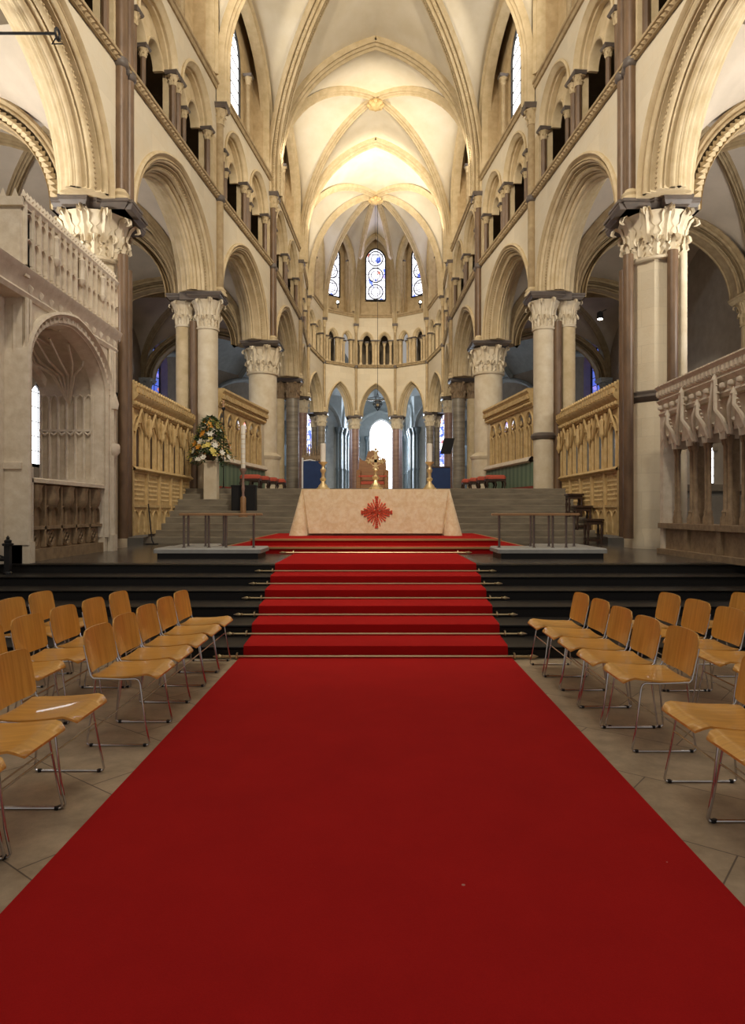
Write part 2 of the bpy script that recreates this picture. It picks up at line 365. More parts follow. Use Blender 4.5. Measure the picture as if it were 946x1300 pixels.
def string(fr, name, z, parent, m='mould', u0=0, u1=None, hh=.17, out=.13, studs=True):
    u1 = fr.L if u1 is None else u1
    mb = M(fr)
    pr = [(0,z-hh),(out*.5,z-hh),(out*.75,z-hh*.7),(out*.6,z-hh*.45),(out,z-hh*.35),(out*1.08,z-hh*.15),(out,z),(0,z)]
    mb.grid([[(u0,w,zz) for w, zz in pr],[(u1,w,zz) for w, zz in pr]], cu=True)
    if studs:
        k = int((u1-u0)/.14)
        for i in range(k):
            u = u0+(i+.5)*(u1-u0)/k
            mb.add([(u-.045,out*.5,z-hh*.95),(u+.045,out*.5,z-hh*.95),(u+.045,out*.6,z-hh*.4),(u-.045,out*.6,z-hh*.4),(u,out*1.15,z-hh*.72)], [(0,1,4),(1,2,4),(2,3,4),(3,0,4)])
    return mb.build(name, m, parent, smooth=True)

def colonnette(fr, u, w, z0, z1, r, parent, m='dark', n=8, capH=.3, leaves=6):
    c = fr(u, w, 0)
    sh = M(); sh.lathe((c[0],c[1],0), [(r,z0+.12),(r,z1-capH)], n); o = sh.build('colonnette', m, parent)
    cp = M(); capital(cp, (c[0],c[1]), z1-capH, z1-.07, r*1.05, r*2.1, leaves, n=8); abm = cp
    abm.build('capital', 'stone', o)
    ab = M(); abacus(ab, (c[0],c[1]), z1-.08, z1, r*2.1, 4, a0=pi/4+atan2(fr.d[1],fr.d[0])); ab.build('abacus', 'abac', o)
    bs = M(); base_mould(bs, (c[0],c[1]), z0, r, .14, 10); bs.build('base', 'stone', o)
    return o

def vault_shaft(c, z0, z1, r, parent, m='dark', ring=ZS, cap=True):
    sh = M(); sh.lathe((c[0],c[1],0), [(r,z0+.2),(r,z1-.45 if cap else z1)], 12); o = sh.build('vault_shaft', m, parent)
    bs = M(); bs.lathe((c[0],c[1],0), [(r*1.9,z0),(r*1.9,z0+.06),(r*1.5,z0+.12),(r*1.7,z0+.17),(r*1.2,z0+.22),(r,z0+.26)], 12); bs.build('base','stone',o)
    if ring:
        rg = M(); rg.lathe((c[0],c[1],0), [(r,ring-.16),(r*1.35,ring-.13),(r*1.5,ring-.07),(r*1.35,ring-.03),(r*1.4,ring),(r,ring+.04)], 12); rg.build('annulet','abac',o)
    if cap:
        cp = M(); capital(cp, c, z1-.5, z1-.1, r*1.05, r*2.2, 6, n=10); cp.build('capital','stone',o)
        ab = M(); abacus(ab, c, z1-.12, z1+.02, r*2.2, 4); ab.build('abacus','abac',o)
    return o

def window_glass(fr, cu, z0, zs, a, h, p, w, name, g, lead='iron', rings=0, wd=.03, bars=6, vb=1):
    o = M(fr); pts = [(cu-a, z0)]+[(cu+u, zs+z) for u, z in arch_pts(a, h, 0, p, 10)]+[(cu+a, z0)]
    base = [(u, w, z0) for u, z in pts]; o.grid([base, [(u, w, z) for u, z in pts]])
    go = o.build(name, g, None, smooth=False); tag(go, kind='structure')
    lb = M(fr)
    def top(u):
        best = zs
        for (ua, za), (ub, zb) in zip(pts[1:-2], pts[2:-1]):
            if min(ua,ub) <= u <= max(ua,ub) and ub != ua: best = za+(zb-za)*(u-ua)/(ub-ua)
        return best
    H = zs+h-z0
    for i in range(bars+1):
        z = z0+H*.88*i/bars
        if z > zs:
            hw = a*sqrt(max(0, 1-((z-zs)/h)**1.7))
        else: hw = a
        if rings and 0 < i < bars and False: continue
        lb.box(cu-hw, cu+hw, w+.01, w+.03, z-.014, z+.014)
    for i in range(vb):
        u = cu-a+2*a*(i+1)/(vb+1)
        if not rings: lb.box(u-.012, u+.012, w+.01, w+.03, z0, top(u))
    for k in range(rings):
        R = min(a*.72, H/(2.3*rings)); zc = z0+H*(k+.5)/(rings+.12); 
        lb.tube([(cu+R*cos(2*pi*i/20), w+.03, zc+R*sin(2*pi*i/20)) for i in range(20)], .036, 5, closed=True)
        lb.tube([(cu+R*.62*cos(2*pi*i/16), w+.03, zc+R*.62*sin(2*pi*i/16)) for i in range(16)], .022, 4, closed=True)
    lb.arch(cu, zs, a, h, p, [(-.05,w+.0),(.03,w+.0),(.03,w+.06),(-.05,w+.06)], 10, jamb=zs-z0)
    lb.box(cu-a, cu+a, w, w+.06, z0-.03, z0+.04)
    lb.build('leading', lead, go, smooth=False)
    return go
WN = [0]
def wname(): WN[0] += 1; return 'window_%d' % WN[0]

def bay(fr, wall, ua, ub, zs=ZC, h=1.9, t=.5, p=.12, T=1.1, trif=2, zw='wallYZ', clere=True, pier=.42, wide=None, low=None, win=None, cl_glass='g_clere', trifh=1.0, pointed=.12, tl='dark', rings=0):
    Lb = fr.L; cu = (ua+ub)/2; a = (ub-ua)/2-t
    # arcade wall
    am = M(fr); am.arch(cu, zs, a, h, p, arcade_profile(t, T), 18); am.build('arch_moulding', 'stone', wall)
    hm = M(fr); hm.arch(cu, zs, a, h, p, [(t*.60,.0),(t*.66,.045),(t*.74,.03),(t*.74,-.03),(t*.6,-.04)], 18); hm.build('arch_roll', 'mould', wall)
    hm = M(fr); hm.arch(cu, zs, a, h, p, [(t*.05,-.40),(t*.08,-.34),(t*.16,-.33),(t*.18,-.40),(t*.12,-.44)], 18); hm.build('arch_roll', 'mould', wall)
    # row of small studs along the middle roll
    st = M(fr); pts = arch_pts(a, h, t*.34, p, 40)
    for (u0, z0), (u1, z1) in zip(pts[:-1], pts[1:]):
        u, z = cu+(u0+u1)/2, zs+(z0+z1)/2; e = .028*t/.5
        st.add([(u-e,-.13,z),(u,-.13,z-e),(u+e,-.13,z),(u,-.13,z+e),(u,-.095,z)], [(0,1,4),(1,2,4),(2,3,4),(3,0,4)])
    st.build('studs', 'mould', wall, smooth=False)
    wf = M(fr)
    wf.archwall(0, Lb, cu, zs, ZS, a, h, t-.02, p, 0, 18)
    wf.archwall(0, Lb, cu, zs, ZS, a, h, t-.02, p, -T, 18)
    # triforium
    zb, zc, = ZS+.1, ZS+1.58
    W = (Lb-2*pier)/trif
    for k in range(trif):
        c = pier+W*(k+.5); ab = W/2-.30; hb = max(.55, min(ab*.98, 1.0))*trifh
        u0 = 0 if k == 0 else pier+W*k; u1 = Lb if k == trif-1 else pier+W*(k+1)
        wf.archwall(u0, u1, c, zc, ZT, ab, hb, .14, pointed, 0, 10)
        mm = M(fr); mm.arch(c, zc, ab, hb, pointed, [(.15,-.02),(.19,.05),(.13,.07),(.10,.02),(.06,.0),(.03,-.05),(.04,-.12),(0,-.14),(0,-.26),(.16,-.26)], 10)
        mm.build('triforium_arch', 'stone', wall)
        # paired sub-arches on a plate behind
        sa = ab/2-.06
        pl = M(fr)
        for q in (-1, 1):
            cc = c+q*ab/2
            lo, hi = (cc-ab/2, c) if q < 0 else (c, cc+ab/2)
            if sa > .1:
                pl.archwall(lo, hi, cc, zc-.05, zc+hb+.1, sa, min(sa*1.05,hb*.6), .05, pointed, -.27, 8)
                pl.arch(cc, zc-.05, sa, min(sa*1.05,hb*.6), pointed, [(.08,-.25),(.06,-.22),(.02,-.24),(0,-.29),(0,-.48),(.08,-.48)], 8)
        pl.build('triforium_tympanum', 'stone', wall)
        # supports
        colonnette(fr, c, -.34, zb, zc-.03, .062, wall, tl, capH=.26, n=8)
    # cluster columns between and at the ends
    for k in range(trif+1):
        c = pier+W*k
        if k == 0: us = [c+.16]
        elif k == trif: us = [c-.16]
        else: us = [c-.15, c+.15]
        for u in us:
            colonnette(fr, u, -.08, zb, zc, .075, wall, tl, capH=.3)
        bl = M(fr); bl.box(min(us)-.02, max(us)+.02, -.32, -.17, zb, zc); 
        if k == 0: bl.box(0, c-.02, -.35, 0, zb, zc)
        if k == trif: bl.box(c+.02, Lb, -.35, 0, zb, zc)
        bl.build('triforium_pier', 'stone', wall)
    wf.add([fr(0,0,ZS)], [])
    wf.v.pop()
    bk = M(fr)
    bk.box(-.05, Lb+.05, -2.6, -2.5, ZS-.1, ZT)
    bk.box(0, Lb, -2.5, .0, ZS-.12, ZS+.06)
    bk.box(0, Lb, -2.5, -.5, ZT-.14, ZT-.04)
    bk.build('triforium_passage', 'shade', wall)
    wf.box(0, Lb, -T, -.02, ZT-.15, ZT-.02)
    wf.build('wall_face', zw, wall)
    string(fr, 'string_course', ZS+.08, wall)
    # clerestory
    if clere:
        ap = zw == 'wallXZ'; D = .95 if ap else .55
        cu2 = Lb/2; aw = min(.85, Lb/2-.75) if win is None else win
        cw = M(fr); zs2, z0 = (ZT+3.65, ZT+1.2) if ap else (ZT+2.9, ZT+.75)
        cw.archwall(0, Lb, cu2, zs2, ZA+.4, aw, aw*1.2, .0, .3, -D, 10, zb=z0)
        cw.box(0, Lb, -D-.02, -D, ZT-.1, z0)
        cw.arch(cu2, zs2, aw, aw*1.2, .3, [(0,-D),(0,-D-.08)], 10, closed=False, jamb=zs2-z0)
        cw.box(cu2-aw, cu2+aw, -D-.1, -D, z0-.1, z0)
        cw.box(0, Lb, -D, 0, ZA+.3, ZA+.4)
        cw.build('clerestory_wall', 'stone2', wall)
        window_glass(fr, cu2, z0, zs2, aw, aw*1.2, .3, -D-.05, wname(), cl_glass, bars=7, vb=1, rings=rings)
        jb = .38 if not ap else .22; a2 = Lb/2-jb; zr_ = ZV+2.6 if not ap else ZV+3.0; hr = (ZA-.75 if not ap else ZA-.30)-zr_
        sw = M(fr)
        sw.archwall(0, Lb, cu2, zr_, ZA+.3, a2, hr, .2, .35, .0, 12, zb=ZT)
        sw.build('clerestory_screen', zw, wall)
        sm = M(fr); sm.arch(cu2, zr_, a2, hr, .35, [(.24,-.02),(.26,.07),(.18,.10),(.12,.03),(.06,.02),(.02,-.06),(0,-.12),(0,-.3),(.22,-.3)], 14, jamb=zr_-ZT-.2)
        sm.build('wall_rib', 'rib', wall)
        jm = M(fr)
        for u0, u1 in ((0, jb+.02), (Lb-jb-.02, Lb)): jm.box(u0, u1, -D, -.2, ZT, ZA+.3)
        jm.build('clerestory_jamb', 'stone2', wall)
        for q in (-1, 1):
            if Lb > 4: colonnette(fr, cu2+q*(aw+.28), -.36, ZT, ZT+2.75, .07, wall, 'mould', capH=.32)
            elif ap: colonnette(fr, cu2+q*(a2-.02), -.5, ZT, ZT+3.4, .05, wall, 'mould', capH=.32)
        st = string(fr, 'string_course', ZT+.02, wall, studs=False, hh=.2, out=.10)

# walls, both sides
ARC = {1: (.62, -.08), 2: (.08, -.35), 3: (.5, -.45), 4: (.35, -.35), 5: (.3, -.3)}
for s, nm_ in ((-1, 'left'), (1, 'right')):
    wall = M(); wall.box(.0,.01,.0,.01,-.02,-.01)
    wall = bpy.data.objects.new('wall_'+nm_, None); COL.objects.link(wall); tag(wall, kind='structure')
    for i in range(0, 5):
        fr = Fr(P(i,s), P(i+1,s), flip=(s > 0))
        Lb = fr.L
        if i == 0: bay(fr, wall, .5, Lb-.45, h=2.2, t=.60, T=.95)
        elif i == 1: bay(fr, wall, .28, Lb-.25, h=1.85, T=.95)
        elif i == 2: bay(fr, wall, .15, Lb-.50, h=1.95, t=.42, T=.85)
        elif i == 3: bay(fr, wall, .55, Lb-.45, h=1.85, T=.9, p=.3)
        else: bay(fr, wall, .4, Lb-.3, h=1.85, t=.4, T=.8, p=.4)
wall = bpy.data.objects.new('wall_apse', None); COL.objects.link(wall); tag(wall, kind='structure')
AP = [P(5,-1), P(6,-1), P(7,-1), P(7,1), P(6,1), P(5,1)]
for i in range(5):
    fr = Fr(AP[i], AP[i+1]); 
    bay(fr, wall, .16, fr.L-.16, zs=7.2, h=1.75 if i not in (0,4) else 1.75, t=.26, T=.7, p=.55, zw='wallXZ', pier=.14, trifh=.62, pointed=.5, tl='stone2', cl_glass='g_apse', win=.62 if i not in (0,4) else 1.0, rings=3 if i in (1,2,3) else 0)

# ---- piers
def pier_thing(label, c, zb, group=None): return thing('stone_pier', (c[0],c[1],zb), label, 'pier', group)
def solid_col(t, c, zb, r, zcap0, ztop, m, capm='pale', R=None, name='shaft', n=24, base=True, ring=None, leaves=8, ab='abac', abn=4):
    b0 = tuple(t.location)
    sh = M(); sh.lathe((c[0],c[1],0), [(r,zb+(.3 if base else 0)),(r,zcap0)], n); o = sh.build(name, m, t, b0)
    if base:
        bs = M(); base_mould(bs, c, zb, r, .32, n); bs.build('base', 'pale', t, b0)
    R = R or r*1.35
    cp = M(); capital(cp, c, zcap0, ztop-.14, r, R, leaves, n=n); cp.build('capital', capm, t, b0)
    a = M(); abacus(a, c, ztop-.16, ztop, R, abn); a.build('abacus', ab, t, b0)
    if ring:
        rg = M(); rg.lathe((c[0],c[1],0), [(r,ring-.10),(r*1.2,ring-.07),(r*1.28,ring),(r*1.2,ring+.05),(r,ring+.09)], n); rg.build('annulet', 'abac', t, b0)
    return o
for s, sd in ((-1,'left'),(1,'right')):
    # first great pier
    c = (5.62*s, 13.75); b0 = (c[0],c[1],ZF)
    t = pier_thing('massive pale clustered pier with brown marble shafts beside the '+('canopied tomb on the left' if s<0 else 'openwork tomb screen on the right'), c, ZF)
    co = M(); co.lathe((c[0],c[1],0), [(.58,ZF),(.58,ZF+.2),(.49,ZF+.32),(.49,ZC-1.0)], 8, a0=pi/8)
    co.box(c[0]-.30, c[0]+.36, c[1]+.2, c[1]+.7, ZF, ZC-1.0); co.build('core', 'wallXZ', t, b0)
    cp = M(); capital(cp, c, ZC-1.05, ZC-.12, .50, .74, 10, n=16); cp.build('capital','pale',t,b0)
    for k, (dx, dy, r, mm) in enumerate(((-.65, -.32, .10, 'dark'), (.12, -.56, .10, 'dark'), (-.42, .55, .10, 'dark'), (.36,-.44,.09,'pale'))):
        cc = (c[0]+dx*s, c[1]+dy)
        sh = M(); sh.rodz(cc[0],cc[1],ZF+.2,ZC-.95,r,16); o = sh.build('shaft', mm, t, b0)
        q = M(); capital(q, cc, ZC-.85, ZC-.12, r*1.05, r*2.0, 6, n=12); q.build('capital','pale',o)
        q = M(); base_mould(q, cc, ZF, r, .26, 16); q.build('base','stone',o)
        q = M(); q.lathe((cc[0],cc[1],0), [(r,3.55),(r*1.3,3.58),(r*1.45,3.65),(r*1.3,3.70),(r*1.35,3.76),(r,3.8)], 14); q.build('annulet','abac',o)
    rg = M(); rg.lathe((c[0],c[1],0), [(.49,3.56),(.54,3.6),(.58,3.66),(.54,3.71),(.55,3.76),(.49,3.79)], 8, a0=pi/8); rg.build('annulet','abac',t,b0)
    ab = M(); abacus(ab, c, ZC-.15, ZC+.02, .76, 8, pi/8)
    for dx, dy, R in ((-.65,-.32,.28),(.12,-.56,.27),(-.42,.55,.28),(.36,-.44,.24),(-.3,-.1,.55)): abacus(ab, (c[0]+dx*s,c[1]+dy), ZC-.15, ZC+.02, R, 4)
    ab.build('abacus','abac',t,b0)
    # second pier: two columns with a dark shaft between
    c = (4.68*s, 19.0); zb = 1.70
    t = pier_thing('slender pale round pier with a dark shaft behind it, second on the '+sd, c, zb)
    solid_col(t, c, zb, .285, ZC-.95, ZC, 'pale', R=.46, base=False, ring=3.5)
    solid_col(t, (5.36*s, 19.1), zb, .22, ZC-.85, ZC, 'stone', R=.38, base=False)
    sh = M(); sh.rodz(5.03*s, 18.85, zb, ZC-.75, .11, 14); o = sh.build('shaft','dark',t,tuple(t.location))
    q = M(); capital(q, (5.03*s,18.85), ZC-.75, ZC-.2, .115, .25, 6, n=12); q.build('capital','pale',o)
    q = M(); q.box(min(4.68*s,5.36*s),max(4.68*s,5.36*s),18.62,19.4,ZC-.2,ZC+.01); q.build('abacus','abac',t,tuple(t.location))
    q = M(); q.lathe((c[0],c[1],0), [(.34,zb),(.34,zb+.06),(.31,zb+.1),(.285,zb+.12)], 24); q.build('base','pale',t,tuple(t.location))
    # third: one stout round column
    c = (4.05*s, 24.5)
    t = pier_thing('stout pale round column with a leafy capital, third on the '+sd, c, ZU)
    solid_col(t, c, ZU, .50, ZC-1.1, ZC, 'pale', R=.66, base=False)
    q = M(); q.lathe((c[0],c[1],0), [(.60,ZU),(.60,3.25),(.64,3.3),(.66,3.38),(.58,3.45),(.50,3.5)], 24); q.build('plinth','pale',t,tuple(t.location))
    # fourth: dark-capped pair
    c = (3.77*s, 31.0)
    t = pier_thing('banded grey marble column pair with a dark leafy capital on the '+sd, c, ZU)
    solid_col(t, c, ZU, .29, ZC-.85, ZC, 'green', capm='oak', R=.44, base=True)
    solid_col(t, (4.42*s, 31.05), ZU, .27, ZC-.85, ZC, 'stone', capm='oak', R=.42, base=True)
    # fifth
    c = (3.85*s, 35.85)
    t = pier_thing('rose marble column with a pale capital, fifth on the '+sd, c, ZU)
    solid_col(t, c, ZU, .26, ZC-.8, ZC, 'rose', R=.42)
    solid_col(t, (4.42*s,36.0), ZU, .22, ZC-.8, ZC, 'stone', R=.36)
    for (x, y), lab, mm in (((3.2,40.15),'dark banded marble column at the '+sd+' shoulder of the apse','green'), ((1.25,41.55),'brown marble column '+sd+' of the central apse arch','rose')):
        c = (x*s, y); t = pier_thing(lab, c, ZU)
        solid_col(t, c, ZU, .25, 6.45, 7.22, mm, R=.40)
        solid_col(t, (c[0]*1.13, c[1]+.55), ZU, .22, 6.45, 7.22, mm, R=.38)
    # vault shafts stand on the piers, part of the walls
    wl = bpy.data.objects['wall_'+('left' if s<0 else 'right')]
    for dx, dy in ((0,-.20),(.05,.02),(.0,.24)): vault_shaft(((4.97+dx)*s,13.5+dy), ZC, ZV, .105, wl)
    vault_shaft((4.36*s,19.07), ZC, ZV, .11, wl, m='mould')
    for dy in (-.17,.13): vault_shaft((3.66*s-.01*dy,24.45+dy), ZC, ZV, .095, wl)
    for dy in (-.17,.13): vault_shaft((3.40*s,30.95+dy), ZC, ZV, .08, wl, m='mould')
    vault_shaft((3.52*s,35.8), ZC, ZV, .08, wl, m='mould')
    wa = bpy.data.objects['wall_apse']
    vault_shaft((2.98*s,39.8), 7.25, ZV, .07, wa, m='mould'); vault_shaft((1.17*s,41.12), 7.25, ZV, .07, wa, m='mould')

# ---- high vault
ceil = bpy.data.objects.new('ceiling', None); COL.objects.link(ceil); tag(ceil, kind='structure')
def curve3(a, b, z0, z1, st=1.0, tm=78, n=16):
    """half arch from springing a (x,y,z0) to crown b (x,y,z1)"""
    pts = [(a[0],a[1],z0)]; m = rad(tm)
    for i in range(n+1):
        th = m*i/n; q = (1-cos(th))/(1-cos(m)); z = z0+st+(z1-z0-st)*sin(th)/sin(m)
        pts.append((a[0]+(b[0]-a[0])*q, a[1]+(b[1]-a[1])*q, z))
    return pts
def rib(pts, w, d, name='rib', parent=None, m='rib', studs=False):
    P_ = [Vector(p) for p in pts]; hd = (P_[-1]-P_[0]); hd.z = 0; hd.normalize(); side = hd.cross(Vector((0,0,1)))
    h_ = [(-.5,.15),(-.5,-.42),(-.46,-.52),(-.38,-.52),(-.35,-.42),(-.33,-.1),(-.29,-.1),(-.28,-.6),(-.24,-.74),(-.17,-.76),(-.12,-.66),(-.11,-.3),(-.075,-.3),(-.085,-.85),(-.05,-.98)]; prof = h_+[(0,-1.02)]+[(-a,b) for a,b in reversed(h_)]
    mb = M(); rows = []
    for i, p in enumerate(P_):
        t = (P_[min(i+1,len(P_)-1)]-P_[max(i-1,0)]).normalized(); up = side.cross(t).normalized()
        if up.dot(Vector((0,0,1))) < 0 : up = -up
        if i == 0: up = -hd
        # outward = away from the vault's inside
        rows.append([tuple(p+side*(a*w)+up*(b*d)) for a, b in prof])
    mb.grid(rows)
    if studs:
        for i in range(len(P_)-1):
            for f in (.0,.2,.4,.6,.8):
                p = P_[i].lerp(P_[i+1], f); t = (P_[i+1]-P_[i]).normalized(); up = side.cross(t).normalized()
                if up.z < 0: up = -up
                for q in (-1,1):
                    b = p+side*(q*w*.23)-up*(d*.66); e = w*.09
                    mb.add([tuple(b+side*e),tuple(b+t*e),tuple(b-side*e),tuple(b-t*e),tuple(b-up*e*1.3)], [(0,1,4),(1,2,4),(2,3,4),(3,0,4)])
    return mb.build(name, m, parent)
webm = M()
def web(c1, c2): 
    n = 6
    rows = [[tuple(Vector(a).lerp(Vector(b), j/n)) for j in range(n+1)] for a, b in zip(c1, c2)]
    webm.grid(rows)
def mid(a, b): return ((a[0]+b[0])/2, (a[1]+b[1])/2)
OFF = .0
def spring(i, s): p = P(i,s); return (p[0]-.05*s, p[1])
def quad(i, j, boss, zb=ZA, T1=True, T2=True, name='boss', rw=.30):
    """quadripartite bay between pier pairs i and j"""
    O = (0, boss)
    for s in (-1, 1):
        a, b = spring(i,s), spring(j,s)
        di, dj = curve3(a,O,ZV,zb,.6,86), curve3(b,O,ZV,zb,.6,86)
        rib(di, rw, .26, parent=ceil); rib(dj, rw, .26, parent=ceil)
        w = mid(a,b); wi, wj = curve3(a,w,ZV,ZA-.4,2.6,75), curve3(b,w,ZV,ZA-.4,2.6,75)
        web(wi, di); web(wj, dj)
        ti, tj = curve3(a,(0,a[1]),ZV,ZA,1.0,74), curve3(b,(0,b[1]),ZV,ZA,1.0,74)
        if T1: rib(ti, .46, .34, parent=ceil)
        if T2: rib(tj, .40, .34, parent=ceil)
        web(ti, di); web(tj, dj)
# sexpartite bay, piers 1-3
O = (0, 19.3)
for s in (-1, 1):
    a, c, b = spring(1,s), spring(2,s), spring(3,s)
    da, db, dc = curve3(a,O,ZV,ZA+.3,.6,86), curve3(b,O,ZV,ZA+.3,.6,86,n=22), curve3(c,O,ZV,ZA+.3,1.2,80)
    rib(da,.5,.4,parent=ceil,studs=True); rib(db,.52,.4,parent=ceil,studs=True); rib(dc,.32,.3,parent=ceil)
    db2 = curve3(b,O,ZV,ZA+.3,.6,86)
    for e, d in ((a,da),(b,db2)):
        w = mid(e,c); we, wc = curve3(e,w,ZV,ZA-.4,2.6,75), curve3(c,w,ZV,ZA-.4,2.6,75)
        web(we, d); web(wc, dc)
        te = curve3(e,(0,e[1]),ZV,ZA,1.0,74); web(te, d)
    rib(curve3(a,(0,a[1]),ZV,ZA,1.0,74), .5, .36, parent=ceil)
quad(3, 4, 27.75)
quad(4, 5, 33.6, T1=False, rw=.24) if False else None
def boss(c, z, r, name='roof_boss'):
    m = M(); m.lathe((c[0],c[1],0), [(r*.5,z-.05),(r*.9,z-.12),(r,z-.22),(r*.85,z-.34),(r*.4,z-.42),(.02,z-.44)], 16, mod=lambda a,z_: 1+.13*cos(8*a))
    for k in range(8):
        a = 2*pi*k/8; m.lathe((c[0]+r*.95*cos(a),c[1]+r*.95*sin(a),z-.24), [(.01,-.10),(.07,-.06),(.09,0),(.07,.06),(.01,.10)], 8)
    m.build(name, 'screen', ceil)
boss((0,27.75), ZA-.12, .30); boss((0,19.3), ZA+.2, .4)
# apse vault: ribs from the piers to one boss
O = (0, 36.3)
aps = [P(4,-1)]+[(p[0]*.97,p[1]-.05) for p in AP]+[P(4,1)]
cs = [curve3(p, O, ZV, ZA, .8 if k not in (0,7) else .6, 84) for k, p in enumerate(aps)]
for k, c_ in enumerate(cs): rib(c_, .28, .26, parent=ceil)
for k in range(7):
    a, b = aps[k], aps[k+1]; w = mid(a,b)
    wi, wj = curve3(a,w,ZV,ZA-.02,3.0,75), curve3(b,w,ZV,ZA-.02,3.0,75)
    web(wi, cs[k]); web(wj, cs[k+1])
for s in (-1,1):
    a = spring(4,s); t4 = curve3(a,(0,a[1]),ZV,ZA,1.0,74); web(t4, cs[0] if s<0 else cs[7])
boss((0,36.3), ZA-.12, .34)
wo = webm.build('vault_web', 'plaster', ceil, ang=50)
# ------------------------------------------------------------ aisles and ambulatory
XO = 10.6
def aisle_frames(s):
    ys = [-4, 7.2, 13.55, 19.07, 24.45, 30.95]
    return [Fr((XO*s, ys[i]), (XO*s, ys[i+1]), flip=(s>0)) for i in range(5)]
for s, sd in ((-1,'left'),(1,'right')):
    wall = bpy.data.objects.new('wall_aisle_'+sd, None); COL.objects.link(wall); tag(wall, kind='structure')
    for i, fr in enumerate(aisle_frames(s)):
        w = M(fr); Lb = fr.L; cu = Lb/2; zt = 13.0
        if i == 0 or i == 1:
            cu = Lb*.62 if i else Lb*.5; z0, zs, a = 3.2, 6.4, .9
        elif i == 3 and s < 0: cu, z0, zs, a = 2.75, 2.9, 4.2, 1.15
        elif i == 3: cu, z0, zs, a = 2.85, 2.3, 3.3, .5
        else: z0, zs, a = 4.6, 7.0, 1.0
        h = a*1.2
        w.archwall(0, Lb, cu, zs, zt, a, h, 0, .2, 0, 10, zb=z0)
        w.box(0, Lb, -.05, 0, -.1, z0)
        w.arch(cu, zs, a, h, .2, [(0,0),(0,-.45)], 10, closed=False, jamb=zs-z0); w.box(cu-a, cu+a, -.45, 0, z0-.1, z0)
        w.arch(cu, zs, a, h, .2, [(.02,0),(.10,.08),(.2,.1),(.28,.0)], 10, jamb=0)
        w.build('aisle_wall_face', 'aislestone', wall)
        g = 'g_dark'
        if i == 3: g = 'g_white'
        if i in (1,): g = 'g_side'
        window_glass(fr, cu, z0, zs, a, h, .2, -.4, wname(), g, bars=5, vb=2 if a > .5 else 0)
        # wall respond between bays
        rp = M()
        rp.lathe(fr(Lb, .1, 0), [(.26,ZF),(.26,6.6)], 12); capital(rp, fr(Lb,.1,0)[:2], 6.6, 7.3, .26, .42, 8, n=12); abacus(rp, fr(Lb,.1,0)[:2], 7.25, 7.42, .42)
        rp.build('wall_respond', 'stone' if i < 3 else 'bluestone', wall)
    # aisle vault
    av = M(); top = bpy.data.objects.new('ceiling', None); COL.objects.link(top); tag(top, kind='structure')
    def aweb(c1, c2): av.grid([[tuple(Vector(a).lerp(Vector(b), j/5)) for j in range(6)] for a, b in zip(c1, c2)])
    inn = [(abs(PL[i][0])*s+1.0*s, PL[i][1]) for i in range(5)]
    ys = [p[1] for p in inn]
    inn = [(abs(PL[0][0])*s+1.0*s, 1.0)]+inn; ys = [1.0]+ys
    for i in range(5):
        a, b = inn[i], inn[i+1]; c, d = (XO*s, ys[i]), (XO*s, ys[i+1])
        zt = 10.7 if i <= 1 else 10.2; O = ((a[0]+b[0]+c[0]+d[0])/4, (ys[i]+ys[i+1])/2)
        cv = {k: curve3(q, O, ZC, zt, .3, 86, 10) for k, q in (('a',a),('b',b),('c',c),('d',d))}
        for k in (cv if i > 1 else ()): rib(cv[k], .24, .24, parent=top, m='mould')
        for p, q, kp, kq in ((a,b,'a','b'),(c,d,'c','d'),(a,c,'a','c'),(b,d,'b','d')):
            w = mid(p,q); zz = zt-.05 if kp+kq in ('ab','cd') else 9.8
            w1, w2 = curve3(p,w,ZC,zz,.5,80,10), curve3(q,w,ZC,zz,.5,80,10)
            aweb(w1, cv[kp]); aweb(w2, cv[kq])
        # transverse arch with carved band at the near side of each bay
        fa = Fr(b, d); half = fa.L/2
        fa2 = Fr(b, d, flip=(fa.n[1] > 0))
        tm = M(fa2); tm.arch(half, ZC, half-.45, 2.05, .12, arcade_profile(.42, .5), 14); tm.build('transverse_arch', 'mould' if i else 'stone', top)
        if i == 1:
            st = M(fa2); pp = arch_pts(half-.45, 2.05, .10, .12, 26)
            for (u0,z0),(u1,z1) in zip(pp[:-1],pp[1:]):
                u, z = half+(u0+u1)/2, ZC+(z0+z1)/2; e = .10
                st.add([(u-e,.0,z-e*.6),(u+e,.0,z-e*.6),(u+e,.0,z+e*.6),(u-e,.0,z+e*.6),(u,.12,z)], [(0,1,4),(1,2,4),(2,3,4),(3,0,4)])
            st.build('leaf_band', 'stone', top, smooth=False)
    av.build('vault_web', 'aisleplaster', top, ang=50)
